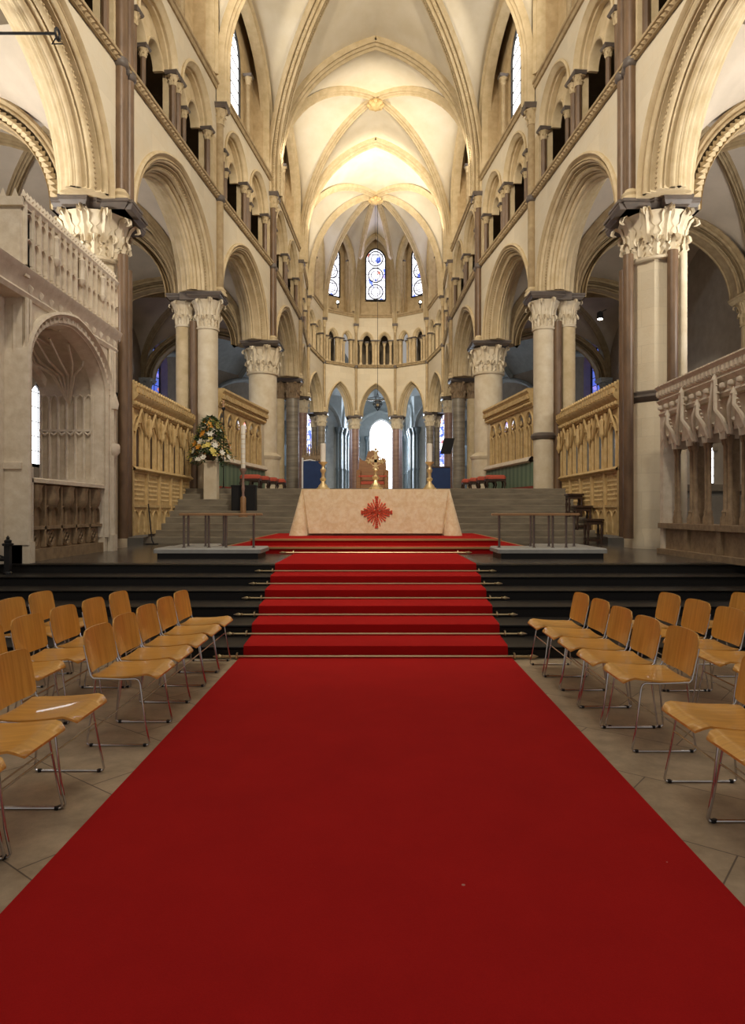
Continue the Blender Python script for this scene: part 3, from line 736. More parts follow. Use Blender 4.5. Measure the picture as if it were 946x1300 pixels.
# ambulatory beyond the apse
Q = [(-XO,30.95),(-9.4,38),(-6.2,44.2),(-2.4,48),(-1.9,53.5),(2.5,53.5),(2.7,48),(6.2,44.2),(9.4,38),(XO,30.95)]
wall = bpy.data.objects.new('wall_ambulatory', None); COL.objects.link(wall); tag(wall, kind='structure')
for i in range(9):
    fr = Fr(Q[i], Q[i+1]); Lb = fr.L; w = M(fr)
    cu, z0, zs, a, g = Lb/2, 4.2, 7.2, .8, 'g_side'
    if i == 4: cu, z0, zs, a, g = 2.35, 2.6, 7.6, .95, 'g_white'
    if i in (0,8): cu, z0, zs, a, g = (1.7 if i == 0 else Lb-1.7), 6.4, 8.5, .8, 'g_dark'
    if i in (3,5): cu, z0, zs, a, g = Lb/2, 3.6, 7.0, .75, 'g_white'
    w.archwall(0, Lb, cu, zs, 13, a, a*1.15, 0, .2, 0, 10, zb=z0); w.box(0, Lb, -.05, 0, 0, z0)
    w.arch(cu, zs, a, a*1.15, .2, [(0,0),(0,-.5)], 10, closed=False, jamb=zs-z0); w.box(cu-a, cu+a, -.5, 0, z0-.1, z0)
    w.build('ambulatory_wall_face', 'bluestone' if 1 < i < 7 else 'aislestone', wall)
    window_glass(fr, cu, z0, zs, a, a*1.15, .2, -.45, wname(), g, bars=7, vb=2)
    for uu in (.25, .55, Lb-.55, Lb-.25, cu-a-.2, cu+a+.2):
        c = fr(uu, .18, 0)
        if i in (2,3,4,5,6) :
            q = M(); q.lathe((c[0],c[1],0), [(.15,ZU),(.15,ZU+.1),(.09,ZU+.2),(.09,4.3),(.12,4.35),(.12,4.45),(.09,4.5),(.09,6.8),(.11,6.85),(.2,7.15),(.2,7.3)], 10); q.build('wall_shaft', 'bluedark', wall)
    am = M(fr); am.arch(Lb/2, 7.3, Lb/2-.35, 1.9, .4, [(0,.0),(.05,.12),(.14,.18),(.24,.14),(.28,0)], 14); am.build('wall_arch', 'bluestone', wall)
cl = M(); inn = [P(4,-1)]+AP+[P(4,1)]
inn = [(p[0]*1.12, p[1]+.3) for p in inn]
def resample(ps, n):
    ds = [0]
    for a, b in zip(ps[:-1], ps[1:]): ds.append(ds[-1]+hypot(b[0]-a[0], b[1]-a[1]))
    out = []
    for k in range(n+1):
        t = ds[-1]*k/n
        for i in range(len(ps)-1):
            if t <= ds[i+1]+1e-9:
                f = (t-ds[i])/(ds[i+1]-ds[i]); out.append((ps[i][0]+(ps[i+1][0]-ps[i][0])*f, ps[i][1]+(ps[i+1][1]-ps[i][1])*f)); break
    return out
ri, ro = resample(inn, 22), resample(Q[:4]+[(0.1,48.6)]+Q[6:], 22)
cl.grid([[(a[0]+(b[0]-a[0])*t, a[1]+(b[1]-a[1])*t, 9.5+1.5*sin(pi*t)) for t in [j/8 for j in range(9)]] for a, b in zip(ri, ro)])
cl.box(-2.4, 2.7, 47.5, 53.6, 10.2, 10.3)
top = cl.build('ceiling', 'bluestone', None); tag(top, kind='structure')
for k in range(2, 21, 3):
    a, b = ri[k], ro[k]; rib([(a[0]+(b[0]-a[0])*t, a[1]+(b[1]-a[1])*t, 9.45+1.5*sin(pi*t)) for t in [j/10 for j in range(11)]], .26, .26, 'rib', top, 'bluestone')
# closing wall behind the camera side is left open to the nave; side walls of the nave floor
# ------------------------------------------------------------ floors and steps
f = M(); f.box(-XO, XO, -4, 6.6, -.1, 0); fo = f.build('floor', 'paving', None, smooth=False); tag(fo, kind='structure')
RY = [(7.53+.655*i)*K for i in range(6)]; RH = .1133
f = M(); f.box(-XO, XO, RY[5]+.30, 19.0, ZF-.15, ZF); fo = f.build('floor', 'platform', None, smooth=False); tag(fo, kind='structure')
f = M(); f.box(-XO, XO, 18.99, 53.6, ZU-.15, ZU); f.box(-XO,-5.3,15.6,18.99,ZU-.15,ZU); f.box(5.3,XO,15.6,18.99,ZU-.15,ZU)
fo = f.build('floor', 'greystep', None, smooth=False); tag(fo, kind='structure')
XS = 10.45
t = thing('marble_steps', (0, RY[0], 0), 'broad flight of six black marble steps across the nave under the red stair carpet', 'steps')
for i in range(6):
    q = M(); y0 = RY[i]; y1 = (RY[i+1] if i < 5 else RY[5]+.3)+.02
    z = RH*(i+1)
    q.box(-XS, XS, y0+.02, y1, z-RH+(0 if i == 0 else -.001), z-.028)
    q.add([(-XS,y0-.0,z-.03),(XS,y0-.0,z-.03),(XS,y0-.012,z-.015),(-XS,y0-.012,z-.015),(-XS,y0,z),(XS,y0,z),(-XS,y1,z),(XS,y1,z),(-XS,y0+.03,z-.03),(XS,y0+.03,z-.03),(-XS,y1,z-.03),(XS,y1,z-.03)],
          [(0,1,3,2),(2,3,5,4),(4,5,7,6),(8,9,1,0),(6,7,11,10),(0,2,4,6,10,8),(1,3,5,7,11,9)][:5])
    q.build('step', 'blackstep', t, tuple(t.location), ang=20)
t = thing('stone_steps', (0, 15.6, ZF), 'worn grey stone flight of nine steps rising behind the altar', 'steps')
GY = [15.55+.335*i for i in range(9)]; GH = (ZU-ZF)/9
for i in range(9):
    q = M(); z = ZF+GH*(i+1); y1 = GY[i+1]+.05 if i < 8 else 19.0
    q.cbox(-5.3, 5.3, GY[i], y1, z-GH, z, .015); q.build('step', 'greystep', t, tuple(t.location), ang=20)

# ------------------------------------------------------------ carpet and rods
q = M(); q.cbox(-1.30, 1.30, -3.5, 6.50, 0.0, .014, .004); o = q.build('floor_carpet', 'carpet', None, ang=30)
tag(o, 'long plain red carpet laid down the nave floor toward the steps', 'carpet')
prof = [(RY[0]-.02, .0)]
for i in range(6): prof += [(RY[i]-.02, RH*(i+1)-.02), (RY[i]-.015, RH*(i+1)+.008), (RY[i]+.02, RH*(i+1)+.014)] + ([(RY[i+1]-.02, RH*(i+1)+.014)] if i < 5 else [(11.66, RH*6+.014)])
q = M(); k = len(prof); wv = lambda y: 1.262+.118*min(1,(y-RY[0])/(RY[5]-RY[0]))
rows = [[(-wv(y), y, z-.013), (-wv(y), y, z), (wv(y), y, z), (wv(y), y, z-.013)] for y, z in prof]
q.grid(rows); o = q.build('stair_carpet', 'carpet', None, ang=30); tag(o, 'red runner carpet climbing the black steps to the altar platform', 'carpet')
ords = ['lowest brass rod, at the foot of the first carpeted step','brass rod second from the bottom of the red stair carpet','brass rod third from the bottom of the red stair carpet','brass rod fourth from the bottom of the red stair carpet','brass rod fifth from the bottom of the red stair carpet','brass rod sixth from the bottom, below the platform edge','topmost brass rod, on the platform in front of the altar dais']
def rod():
    t = thing('carpet_rod', (0,0,0), '', 'carpet rod', 'brass rods across the stair carpet')
    q = M(); q.tube([(-1,0,0),(1,0,0)], .011, 8); q.build('rod', 'brass', t)
    for s in (-1, 1):
        q = M(); q.lathe((0,0,0), [(.010,0),(.018,.01),(.012,.02),(.022,.04),(.016,.06),(.004,.09)], 8)
        q.v = [(s*(1+v[2]*.8), v[1], v[0]) for v in q.v]; q.build('finial', 'brass', t)
        q = M(); q.tube([(s*.915,.02,-.02),(s*.915,-.018,-.015),(s*.915,-.022,.0),(s*.915,-.01,.025),(s*.915,.02,.03)], .007, 6); q.build('bracket', 'brass', t)
    return t
r0 = rod()
for i in range(7):
    r = r0 if i == 0 else copy_tree(r0)
    y = RY[i]-.045 if i < 6 else 11.62; z = RH*i+.028
    hw = 1.44+.02*i if i < 6 else 1.53
    r.location = (0, y, z if i < 6 else ZF+.03); r.scale = (hw, 1, 1); r['label'] = ords[i]
# altar dais
t = thing('altar_dais', (0, 11.72, ZF), 'two-stepped red carpeted dais with oak edges under the altar', 'dais')
for (y0, y1, hw, z0, z1) in ((11.72, 15.5, 2.66, ZF, .80), (12.24, 15.45, 2.26, .80, .92)):
    q = M(); q.box(-hw+.02, hw-.02, y0+.03, y1, z0, z1-.035); st = q.build('tier', 'carpet', t, tuple(t.location), ang=20)
    q = M(); q.cbox(-hw, hw, y0, y0+.07, z1-.035, z1, .006); q.cbox(-hw, -hw+.07, y0+.07, y1, z1-.035, z1, .006); q.cbox(hw-.07, hw, y0+.07, y1, z1-.035, z1, .006); q.build('nosing', 'woodedge', st, tuple(t.location))
    q = M(); q.box(-hw+.07, hw-.07, y0+.07, y1, z1-.035, z1-.001); q.build('carpet_top', 'carpet', st, tuple(t.location), ang=20)
# altar
AY = 13.87
t = thing('altar_table', (0, AY+.5, .92), 'broad altar table under a cream damask cloth with a red sunburst cross', 'altar')
q = M(); q.box(-1.44, 1.44, AY+.06, AY+1.0, .92, 1.84); q.build('table_body', 'oak', t, tuple(t.location))
# cloth: loops from hem up to the table top
q = M(); zt, zb = 1.865, .965
def loop(f, z):
    """f = 0 at the top edge, 1 at the hem"""
    pts = []; hw = 1.475; y0, y1 = AY, AY+1.06
    n = 48; he = hw-.125*f                      # the flat front panel narrows a little to the hem
    for i in range(n+1):
        x = -he+2*he*i/n; pts.append((x, y0-.012-.010*f*(sin(x*7)+.7*sin(x*15+1)), z))
    def corner(s_):
        out = [(he+.012*f, y0+.05*f)]           # crease, then the cone of the hanging corner
        cx_, cy_, r_ = he+.03+.20*f, y0+.07*f, .19*f+.004
        for k in range(9):
            a = pi*1.02-pi*1.05*k/8; out.append((cx_-r_*cos(pi-a) if 0 else cx_+r_*cos(a), cy_-r_*.9*sin(a)))
        out.append((hw+.10*f, y0+.30)); 
        for k in range(1, 8):
            g = .30+.70*k/8; out.append((hw+.02+.05*f*(1+.5*sin(g*16)), y0+(y1-y0)*g))
        return [(s_*p[0], p[1], z-(.05*f if i_ in range(2, 10) else .01*f)) for i_, p in enumerate(out)]
    pts += corner(1)
    for i in range(n+1):
        x = hw-2*hw*i/n; pts.append((x, y1+.01+.01*f*sin(x*8), z))
    pts += corner(-1)[::-1]
    return pts
rows = [loop(0, zt)]+[loop(k/10, zt-.01-(zt-.01-zb)*k/10) for k in range(0, 11)]
q.grid(rows, cu=True); q.add(rows[0], [tuple(range(len(rows[0])))])
cl_ = q.build('altar_cloth', 'cloth', t, tuple(t.location), ang=75)
em = M(); cx, cz, y = 0.02, 1.40, AY-.035
def bar(m, x0, z0, x1, z1, w0, w1, y=y, th=.012):
    dx, dz = x1-x0, z1-z0; l = hypot(dx, dz); nx, nz = -dz/l, dx/l
    a = [(x0+nx*w0,z0+nz*w0),(x1+nx*w1,z1+nz*w1),(x1-nx*w1,z1-nz*w1),(x0-nx*w0,z0-nz*w0)]
    m.add([(p[0],y-th,p[1]) for p in a]+[(p[0],y+.03,p[1]) for p in a], [(0,1,2,3),(0,4,5,1),(1,5,6,2),(2,6,7,3),(3,7,4,0)])
for k in range(24):
    a = 2*pi*k/24
    if k % 6 == 0: continue
    R = (.27 if k % 2 else .22) if k % 3 else .25
    bar(em, cx+.09*cos(a), cz+.09*sin(a), cx+R*cos(a), cz+R*sin(a), .006, .010)
for k in range(4):
    a = pi/2*k; L_ = .31
    for off in (-.017, .017):
        bar(em, cx+off*sin(a), cz-off*cos(a), cx+L_*cos(a)+off*sin(a), cz+L_*sin(a)-off*cos(a), .006, .006)
    for j in range(1, 7):
        rr = .045*j+.02; bar(em, cx+rr*cos(a)-.03*sin(a), cz+rr*sin(a)+.03*cos(a), cx+rr*cos(a)+.03*sin(a), cz+rr*sin(a)-.03*cos(a), .007, .007)
    bar(em, cx+L_*cos(a)-.035*sin(a), cz+L_*sin(a)+.035*cos(a), cx+L_*cos(a)+.035*sin(a), cz+L_*sin(a)-.035*cos(a), .009, .009)
for k in range(8):
    a = 2*pi*k/8+.2; bar(em, cx+.03*cos(a), cz+.03*sin(a), cx+.11*cos(a), cz+.11*sin(a), .014, .006)
em.build('sunburst_cross', 'emblem', cl_, tuple(t.location), smooth=False)
# candlesticks and cross on the altar
def candlestick(loc, label):
    t = thing('candlestick', loc, label, 'candlestick', 'gilt candlesticks on the altar')
    q = M(); q.lathe((0,0,0), [(.13,0),(.13,.03),(.10,.05),(.085,.09),(.05,.13),(.035,.17),(.06,.20),(.065,.23),(.035,.26),(.03,.34),(.055,.38),(.06,.42),(.03,.46),(.03,.50),(.05,.53),(.09,.56),(.10,.58),(.05,.585)], 16, mod=lambda a,z: 1+.08*cos(6*a)*(z<.1)); q.build('stem','gold',t)
    q = M(); q.lathe((0,0,0), [(.055,.585),(.055,.96),(.04,.97)], 16); c = q.build('candle','wax',t)
    q = M(); q.rodz(0,0,.96,.99,.005,6); q.build('wick','iron',c)
    return t
candlestick((-1.10, AY+.42, 1.866), 'gilt candlestick with a white candle, on the left end of the altar')
candlestick((1.13, AY+.42, 1.866), 'gilt candlestick with a white candle, on the right end of the altar')
t = thing('altar_cross', (0.0, AY+.40, 1.866), 'ornate gilt standing cross at the middle of the altar', 'cross')
q = M(); q.lathe((0,0,0), [(.15,0),(.15,.035),(.11,.06),(.085,.11),(.05,.15),(.035,.2),(.07,.235),(.075,.27),(.035,.30),(.028,.38),(.05,.41),(.03,.44)], 6); q.build('stem','gold',t)
q = M(); zc = .60
q.box(-.03,.03,-.02,.02,.42,.80); q.box(-.15,.15,-.02,.02,zc-.03,zc+.03)
for dx, dz in ((0,.20),(-.15,0),(.15,0),(0,-.16)):
    for ax, az in ((0,.04),(.04,0),(-.04,0),(0,-.04)): q.lathe((dx+ax,0,zc+dz+az), [(.0,-.03),(.026,-.015),(.03,0),(.026,.015),(0,.03)], 8)
q.tube([(.11*cos(a),0,zc+.11*sin(a)) for a in [2*pi*i/20 for i in range(20)]], .014, 6, closed=True)
q.build('cross_head','gold',t)
# black box and paschal candle
def onstep(Yk):
    y = Yk*K; k = sum(1 for g in GY if y > g+.05); return ZF+GH*k
bx, by, bz = U(311, 650, 19.8); z = onstep(19.8)
t = thing('lectern_box', (bx, by+.25, z), 'black cloth covered box standing on the grey steps behind the tall candle', 'box')
z = ZF+GH*5; t.location.z = z
q = M(); q.cbox(-.30, .30, -.14, .14, 0, .62, .02); q.build('body', 'ebony', t); t.location.y = GY[4]+.18
q = M(); q.cbox(-.31, .31, -.15, .15, .60, .64, .012); q.build('lid', 'ebony', t)
px_, py_, _ = U(305.5, 650, 18.9)
t = thing('paschal_candle', (px_, GY[3]+.14, ZF+GH*4), 'tall decorated paschal candle on a slender wooden stand in front of the black box', 'candle')
q = M(); q.lathe((0,0,0), [(.11,0),(.11,.04),(.07,.07),(.07,.46),(.05,.5)], 8); q.build('foot','railwood',t)
q = M(); q.lathe((0,0,0), [(.035,.5),(.03,.6),(.045,.7),(.03,.8),(.03,1.05),(.06,1.1),(.09,1.15),(.09,1.18),(.05,1.19)], 12); q.build('stem','rose',t)
q = M(); q.lathe((0,0,0), [(.055,1.19),(.055,2.22),(.04,2.24)], 14); c = q.build('candle','wax',t)
q = M()
for k in range(7): q.tube([(.057*cos(a),.057*sin(a),1.3+.12*k) for a in [2*pi*i/12 for i in range(12)]], .006, 4, closed=True)
q.build('gilt_bands','gold',c)
# flowers on a pedestal
fx, fy, _ = U(265, 600, 20.6); pz = ZF+GH*7
t = thing('flower_pedestal', (fx+.10, GY[6]+.17, pz), 'plain square pale stone pedestal on the steps under the flowers', 'pedestal')
q = M(); q.cbox(-.17,.17,-.15,.15,0,.95,.012); q.cbox(-.19,.19,-.17,.17,.95,1.0,.01); q.build('block','pale',t)
t = thing('flower_arrangement', (fx+.08, GY[6]+.17, pz+1.0), 'tall arrangement of orange, yellow and white flowers on the pale pedestal at left', 'flowers', )
q = M(); q.lathe((0,0,0), [(.08,0),(.13,.05),(.15,.14),(.12,.16)], 12); q.build('bowl','darkwood',t)
lf = M(); fl = {'orange': [], 'yellow': [], 'white': []}
for k in range(520):
    th = random.uniform(0, 2*pi); h = random.random()**.9; z = -.12+1.28*h; R = (.56*(1-h)**.62+.05)*(1 if z > .05 else .85)*random.uniform(.72,1.05)
    c = Vector((R*cos(th), R*sin(th)*.8, z)); d = Vector((cos(th), sin(th)*.8, random.uniform(-.5,.6))).normalized(); sd_ = d.cross(Vector((0,0,1))).normalized(); l = random.uniform(.07,.15); w = l*.26
    lf.add([tuple(c-d*l*.5),tuple(c+sd_*w),tuple(c+d*l+Vector((0,0,-.02))),tuple(c-sd_*w),tuple(c+Vector((0,0,.02)))], [(0,1,4),(1,2,4),(2,3,4),(3,0,4)])
for k in range(22):
    th = 2*pi*k/22; lf.tube([(0,0,.1),(.25*cos(th),.2*sin(th),.3+.3*(k%3)/3),(.5*cos(th)*(1-.4*(k%3)/3),.4*sin(th),.2+.35*(k%3))], .008, 5)
lf.build('foliage','leaf',t, smooth=False)
for k in range(96):
    th = random.uniform(0, 2*pi); h = random.random(); z = -.02+1.08*h; R = (.54*(1-h)**.62+.06)*random.uniform(.94,1.06)
    col = random.choice(['orange','yellow','white','white','orange','yellow']) if h > .15 else random.choice(['white','white','yellow'])
    if k >= 96: break
    m = M(); c = Vector((R*cos(th), R*sin(th)*.8, z)); d = Vector((cos(th), sin(th)*.8, .35)).normalized(); e1 = d.cross(Vector((0,0,1))).normalized(); e2 = d.cross(e1)
    r_ = random.uniform(.06,.095)*(1.15 if col == 'orange' else .95)
    for j in range(6):
        a = 2*pi*j/6; q1 = e1*cos(a)+e2*sin(a); q2 = e1*cos(a+.5)+e2*sin(a+.5); q0 = e1*cos(a-.5)+e2*sin(a-.5)
        m.add([tuple(c),tuple(c+q0*r_*.7+d*.02),tuple(c+q1*r_*1.15+d*.035),tuple(c+q2*r_*.7+d*.02)], [(0,1,2,3)])
    m.lathe(tuple(c+d*.012), [(.001,-.015),(.016,-.006),(.016,.006),(.001,.015)], 6)
    m.build('flower', col, t)
# ------------------------------------------------------------ kneeler platforms and rails
for s, sd in ((-1,'left'),(1,'right')):
    if s < 0: x0, x1 = U(194,0,12)[0], U(331,0,12)[0]
    else: x0, x1 = U(633,0,12)[0], U(772,0,12)[0]
    y0 = 12*K
    t = thing('kneeler_platform', ((x0+x1)/2, y0+.4, ZF), 'low pale topped stone kneeler platform on a dark plinth, '+sd+' of the red carpet', 'platform')
    q = M(); q.box(x0+.05, x1-.05, y0+.05, y0+.78, ZF, ZF+.09)
    xs = (-3.3,-2.74) if s < 0 else (2.74,3.5)
    q.box(xs[0], xs[1], y0+.78, 12.0, ZF, ZF+.09); q.build('plinth','blackstep',t,tuple(t.location))
    q = M(); q.cbox(x0, x1, y0, y0+.82, ZF+.09, ZF+.165, .02); q.cbox(xs[0]-.04, xs[1]+.04, y0+.82, 12.02, ZF+.09, ZF+.165, .02); q.build('slab','slab',t,tuple(t.location))
    t = thing('communion_rail', ((x0+x1)/2, y0+.3, ZF+.165), 'thin oak communion rail on slim bronze posts over the '+sd+' kneeler', 'rail')
    zr = 1.375
    if s < 0: fx0, fx1, fp, bp_, bx0, bx1 = 228, 324.5, (233.4,265,287,322), (239,261,284), 232, 333
    else: fx0, fx1, fp, bp_, bx0, bx1 = 624.5, 722, (634,678,702,719), (674,697,729), 672, 735.5
    Y1, Y2 = 12.25, 12.75
    q = M(); q.cbox(U(fx0,0,Y1)[0], U(fx1,0,Y1)[0], Y1*K-.05, Y1*K+.05, zr-.03, zr+.005, .008); q.build('handrail','railwood',t,tuple(t.location))
    q = M(); q.cbox(U(bx0,0,Y2)[0], U(bx1,0,Y2)[0], Y2*K-.05, Y2*K+.05, zr-.03, zr+.005, .008); q.build('handrail','railwood',t,tuple(t.location))
    for xs_, Y_ in ((fp,Y1),(bp_,Y2)):
        for x in xs_:
            q = M(); X_ = U(x,0,Y_)[0]; q.rodz(X_, Y_*K, ZF+.165, zr-.03, .018, 8); q.rodz(X_, Y_*K, ZF+.165, ZF+.175, .03, 10); q.build('post','railpost',t,tuple(t.location))
# ------------------------------------------------------------ chairs
def chair():
    t = thing('stacking_chair', (0,0,0), '', 'chair')
    # x forward, y along the row; origin on the floor under the seat
    q = M(); rows = []
    for th_ in (0, .009):
        pass
    def seat(u, v):   # u 0 back..1 front, v -1..1
        x = -.18+.40*u; z = .415-.010*sin(pi*min(1,u*1.15))+(.018*max(0,u-.0)) - .034*max(0,(u-.84)/.16)**2 - .012*(1-v*v)*(u < .95)
        hw = .205+.012*sin(pi*u) - .02*max(0,(.15-u)/.15) - .022*max(0,(u-.9)/.1)**3
        return (x, v*hw, z)
    nu, nv = 14, 8
    topg = [[seat(i/nu, -1+2*j/nv) for j in range(nv+1)] for i in range(nu+1)]
    bot = [[(p[0], p[1], p[2]-.011) for p in r] for r in topg]
    loops = [a+b[::-1] for a, b in zip(topg, bot)]
    q.grid(loops, cu=True); q.add(loops[0], [tuple(range(len(loops[0])))]); q.add(loops[-1], [tuple(range(len(loops[0])))])
    q.build('seat','beech',t, ang=60)
    q = M()
    def back(u, v):  # u 0 bottom..1 top
        z = .430+.245*u; zz = z + .005*(1-v**2)*(u-.5)*2 - (.016*v**14 if u > .5 else -.014*v**14)*abs(u-.5)*2
        x = -.168-.042*u - .030*(1-v*v); hw = .212+.004*sin(pi*u)-.012*max(0,(u-.9)/.1)**3-.008*max(0,(.1-u)/.1)**3
        return (x, v*hw, zz)
    fg = [[back(i/12, sin(pi/2*(-1+2*j/14))) for j in range(15)] for i in range(13)]
    bg = [[(p[0]-.010, p[1], p[2]) for p in r] for r in fg]
    loops = [a+b[::-1] for a, b in zip(fg, bg)]
    q.grid(loops, cu=True); q.add(loops[0], [tuple(range(len(loops[0])))]); q.add(loops[-1], [tuple(range(len(loops[0])))])
    q.build('backrest','beech',t, ang=60)
    for s in (-1, 1):
        y = .212*s; yb = .228*s
        q = M()
        path = [(-.212,y*.99,.60),(-.190,y,.50),(-.172,y,.42),(-.155,y,.402),(.02,y,.396),(.10,y,.398),(.115,y,.392),(.125,y,.375),(.165,yb,.12),(.186,yb,.022),(.180,yb,.010),(.165,yb,.007),(-.17,yb,.007),(-.182,yb,.012),(-.186,yb,.025),(-.165,y,.20),(-.145,y,.385),(-.14,y,.40)]
        q.tube(path, .0062, 8); q.build('side_frame','chrome',t)
        for x in (-.16,.16): q = M(); q.lathe((x,yb,0), [(.010,.0),(.012,.004),(.012,.013),(.009,.016)], 8); q.build('glide','iron',t)
    q = M(); q.tube([(-.178,-.22,.08),(-.178,.22,.08)], .005, 6); q.build('stretcher','chrome',t)
    q = M(); q.tube([(.142,-.221,.27),(.142,.221,.27)], .005, 6); q.build('stretcher','chrome',t)
    return t
c0 = chair(); first = [True]
def put_chair(x, y, rz, label, group):
    c = c0 if first[0] else copy_tree(c0); first[0] = False
    c.location = (x, y, 0); c.rotation_euler = (0,0,rz); c['label'] = label; c['group'] = group
PT = .468
def yc(Yk): return Yk*K
onum = ['nearest the black steps','second from the steps','third from the steps','fourth from the steps','last before the gap','first one past the gap','second one past the gap','nearest the camera']
for s, sd in ((-1,'left'),(1,'right')):
    rz = 0 if s < 0 else pi
    ys1 = [7.13,6.59,6.05,5.51,4.97,3.98,3.44,2.90] if s < 0 else [6.94,6.43,5.90,5.36,4.85,3.81,3.29]
    for k, Yk in enumerate(ys1):
        if s < 0: xf = [-1.36,-1.36,-1.36,-1.355,-1.35,-1.46,-1.47,-1.49][k]; x = xf-.19
        else: xf = [1.41,1.435,1.44,1.45,1.49,1.49,1.50][k]; x = xf+.19
        put_chair(x, yc(Yk), rz, 'beech chair beside the carpet on the '+sd+', '+onum[k], 'chairs in the front row on the '+sd)
    ys2 = [7.08,6.54,6.00,5.46,4.92] if s < 0 else [6.94,6.41,5.88,5.35,4.82]
    for k, Yk in enumerate(ys2):
        x = -(2.10+.035*k) if s < 0 else (2.38+.03*k)
        put_chair(x, yc(Yk), rz, 'beech chair in the second row on the '+sd+', '+['nearest the black steps','second from the steps','third from the steps','fourth from the steps','fifth from the steps'][k], 'chairs in the second row on the '+sd)
    for k, Yk in enumerate([7.08, 6.54] if s < 0 else [6.94]):
        put_chair((-2.80-.02*k) if s < 0 else 3.04, yc(Yk), rz, 'beech chair in the third row on the '+sd+', '+['nearest the black steps','second from the steps'][k], 'chairs in the third row on the '+sd)
# iron stand at the far left
t = thing('iron_stand', (-4.93, 9.15, RH*5), 'short black iron post with a pointed cap and side arm at the far left edge', 'stand')
q = M(); q.box(-.035,.035,-.035,.035,0,.40); q.lathe((0,0,0), [(.06,.0),(.06,.02),(.04,.04)], 8); q.build('post','iron',t)
q = M(); q.lathe((0,0,0), [(.07,.38),(.075,.41),(.045,.42),(.05,.45),(.02,.47),(.025,.49),(.0,.52)], 8); q.build('cap','iron',t)
q = M(); q.tube([(0,0,.20),(-.5,0,.20)], .028, 8); q.tube([(-.06,0,.23),(-.14,0,.26),(-.2,0,.23)], .012, 6); q.build('arm','iron',t)
# ------------------------------------------------------------ carved screens and tombs
def lancet(m, u0, u1, z0, zs, h, w=0, t=.05, d=.06, p=.35, n=7, jamb=True):
    a = (u1-u0)/2-t*.5
    m.arch((u0+u1)/2, zs, a, h, p, [(0,w),(t*.3,w+d),(t*.7,w+d),(t,w),(t,w-.03),(0,w-.03)], n, jamb=(zs-z0) if jamb else 0)
def trefoil(m, cu, zc, r, w, t=.016):
    for k in range(3):
        a = pi/2+2*pi*k/3; m.tube([(cu+r*.5*cos(a)+r*.52*cos(b), w, zc+r*.5*sin(a)+r*.52*sin(b)) for b in [2*pi*i/10 for i in range(10)]], t, 5, closed=True)
def statue(fr, u, w, z, h, parent, base, m='tomb'):
    c = fr(u, w, 0); q = M(); r = h*.15
    q.lathe((c[0],c[1],z), [(r*.9,0),(r*.95,.05*h),(r*.75,.3*h),(r*.62,.5*h),(r*.85,.70*h),(r*.75,.78*h),(r*.3,.82*h),(r*.38,.87*h),(r*.40,.93*h),(r*.22,.99*h),(0.01,h)], 10, mod=lambda a,zz: 1+.12*cos(5*a))
    q.lathe((c[0],c[1],z), [(r*.2,-.3*h),(r*.5,-.16*h),(r*1.05,-.03*h),(r*1.05,0.0)], 8)
    q.build('statue', m, parent, base)
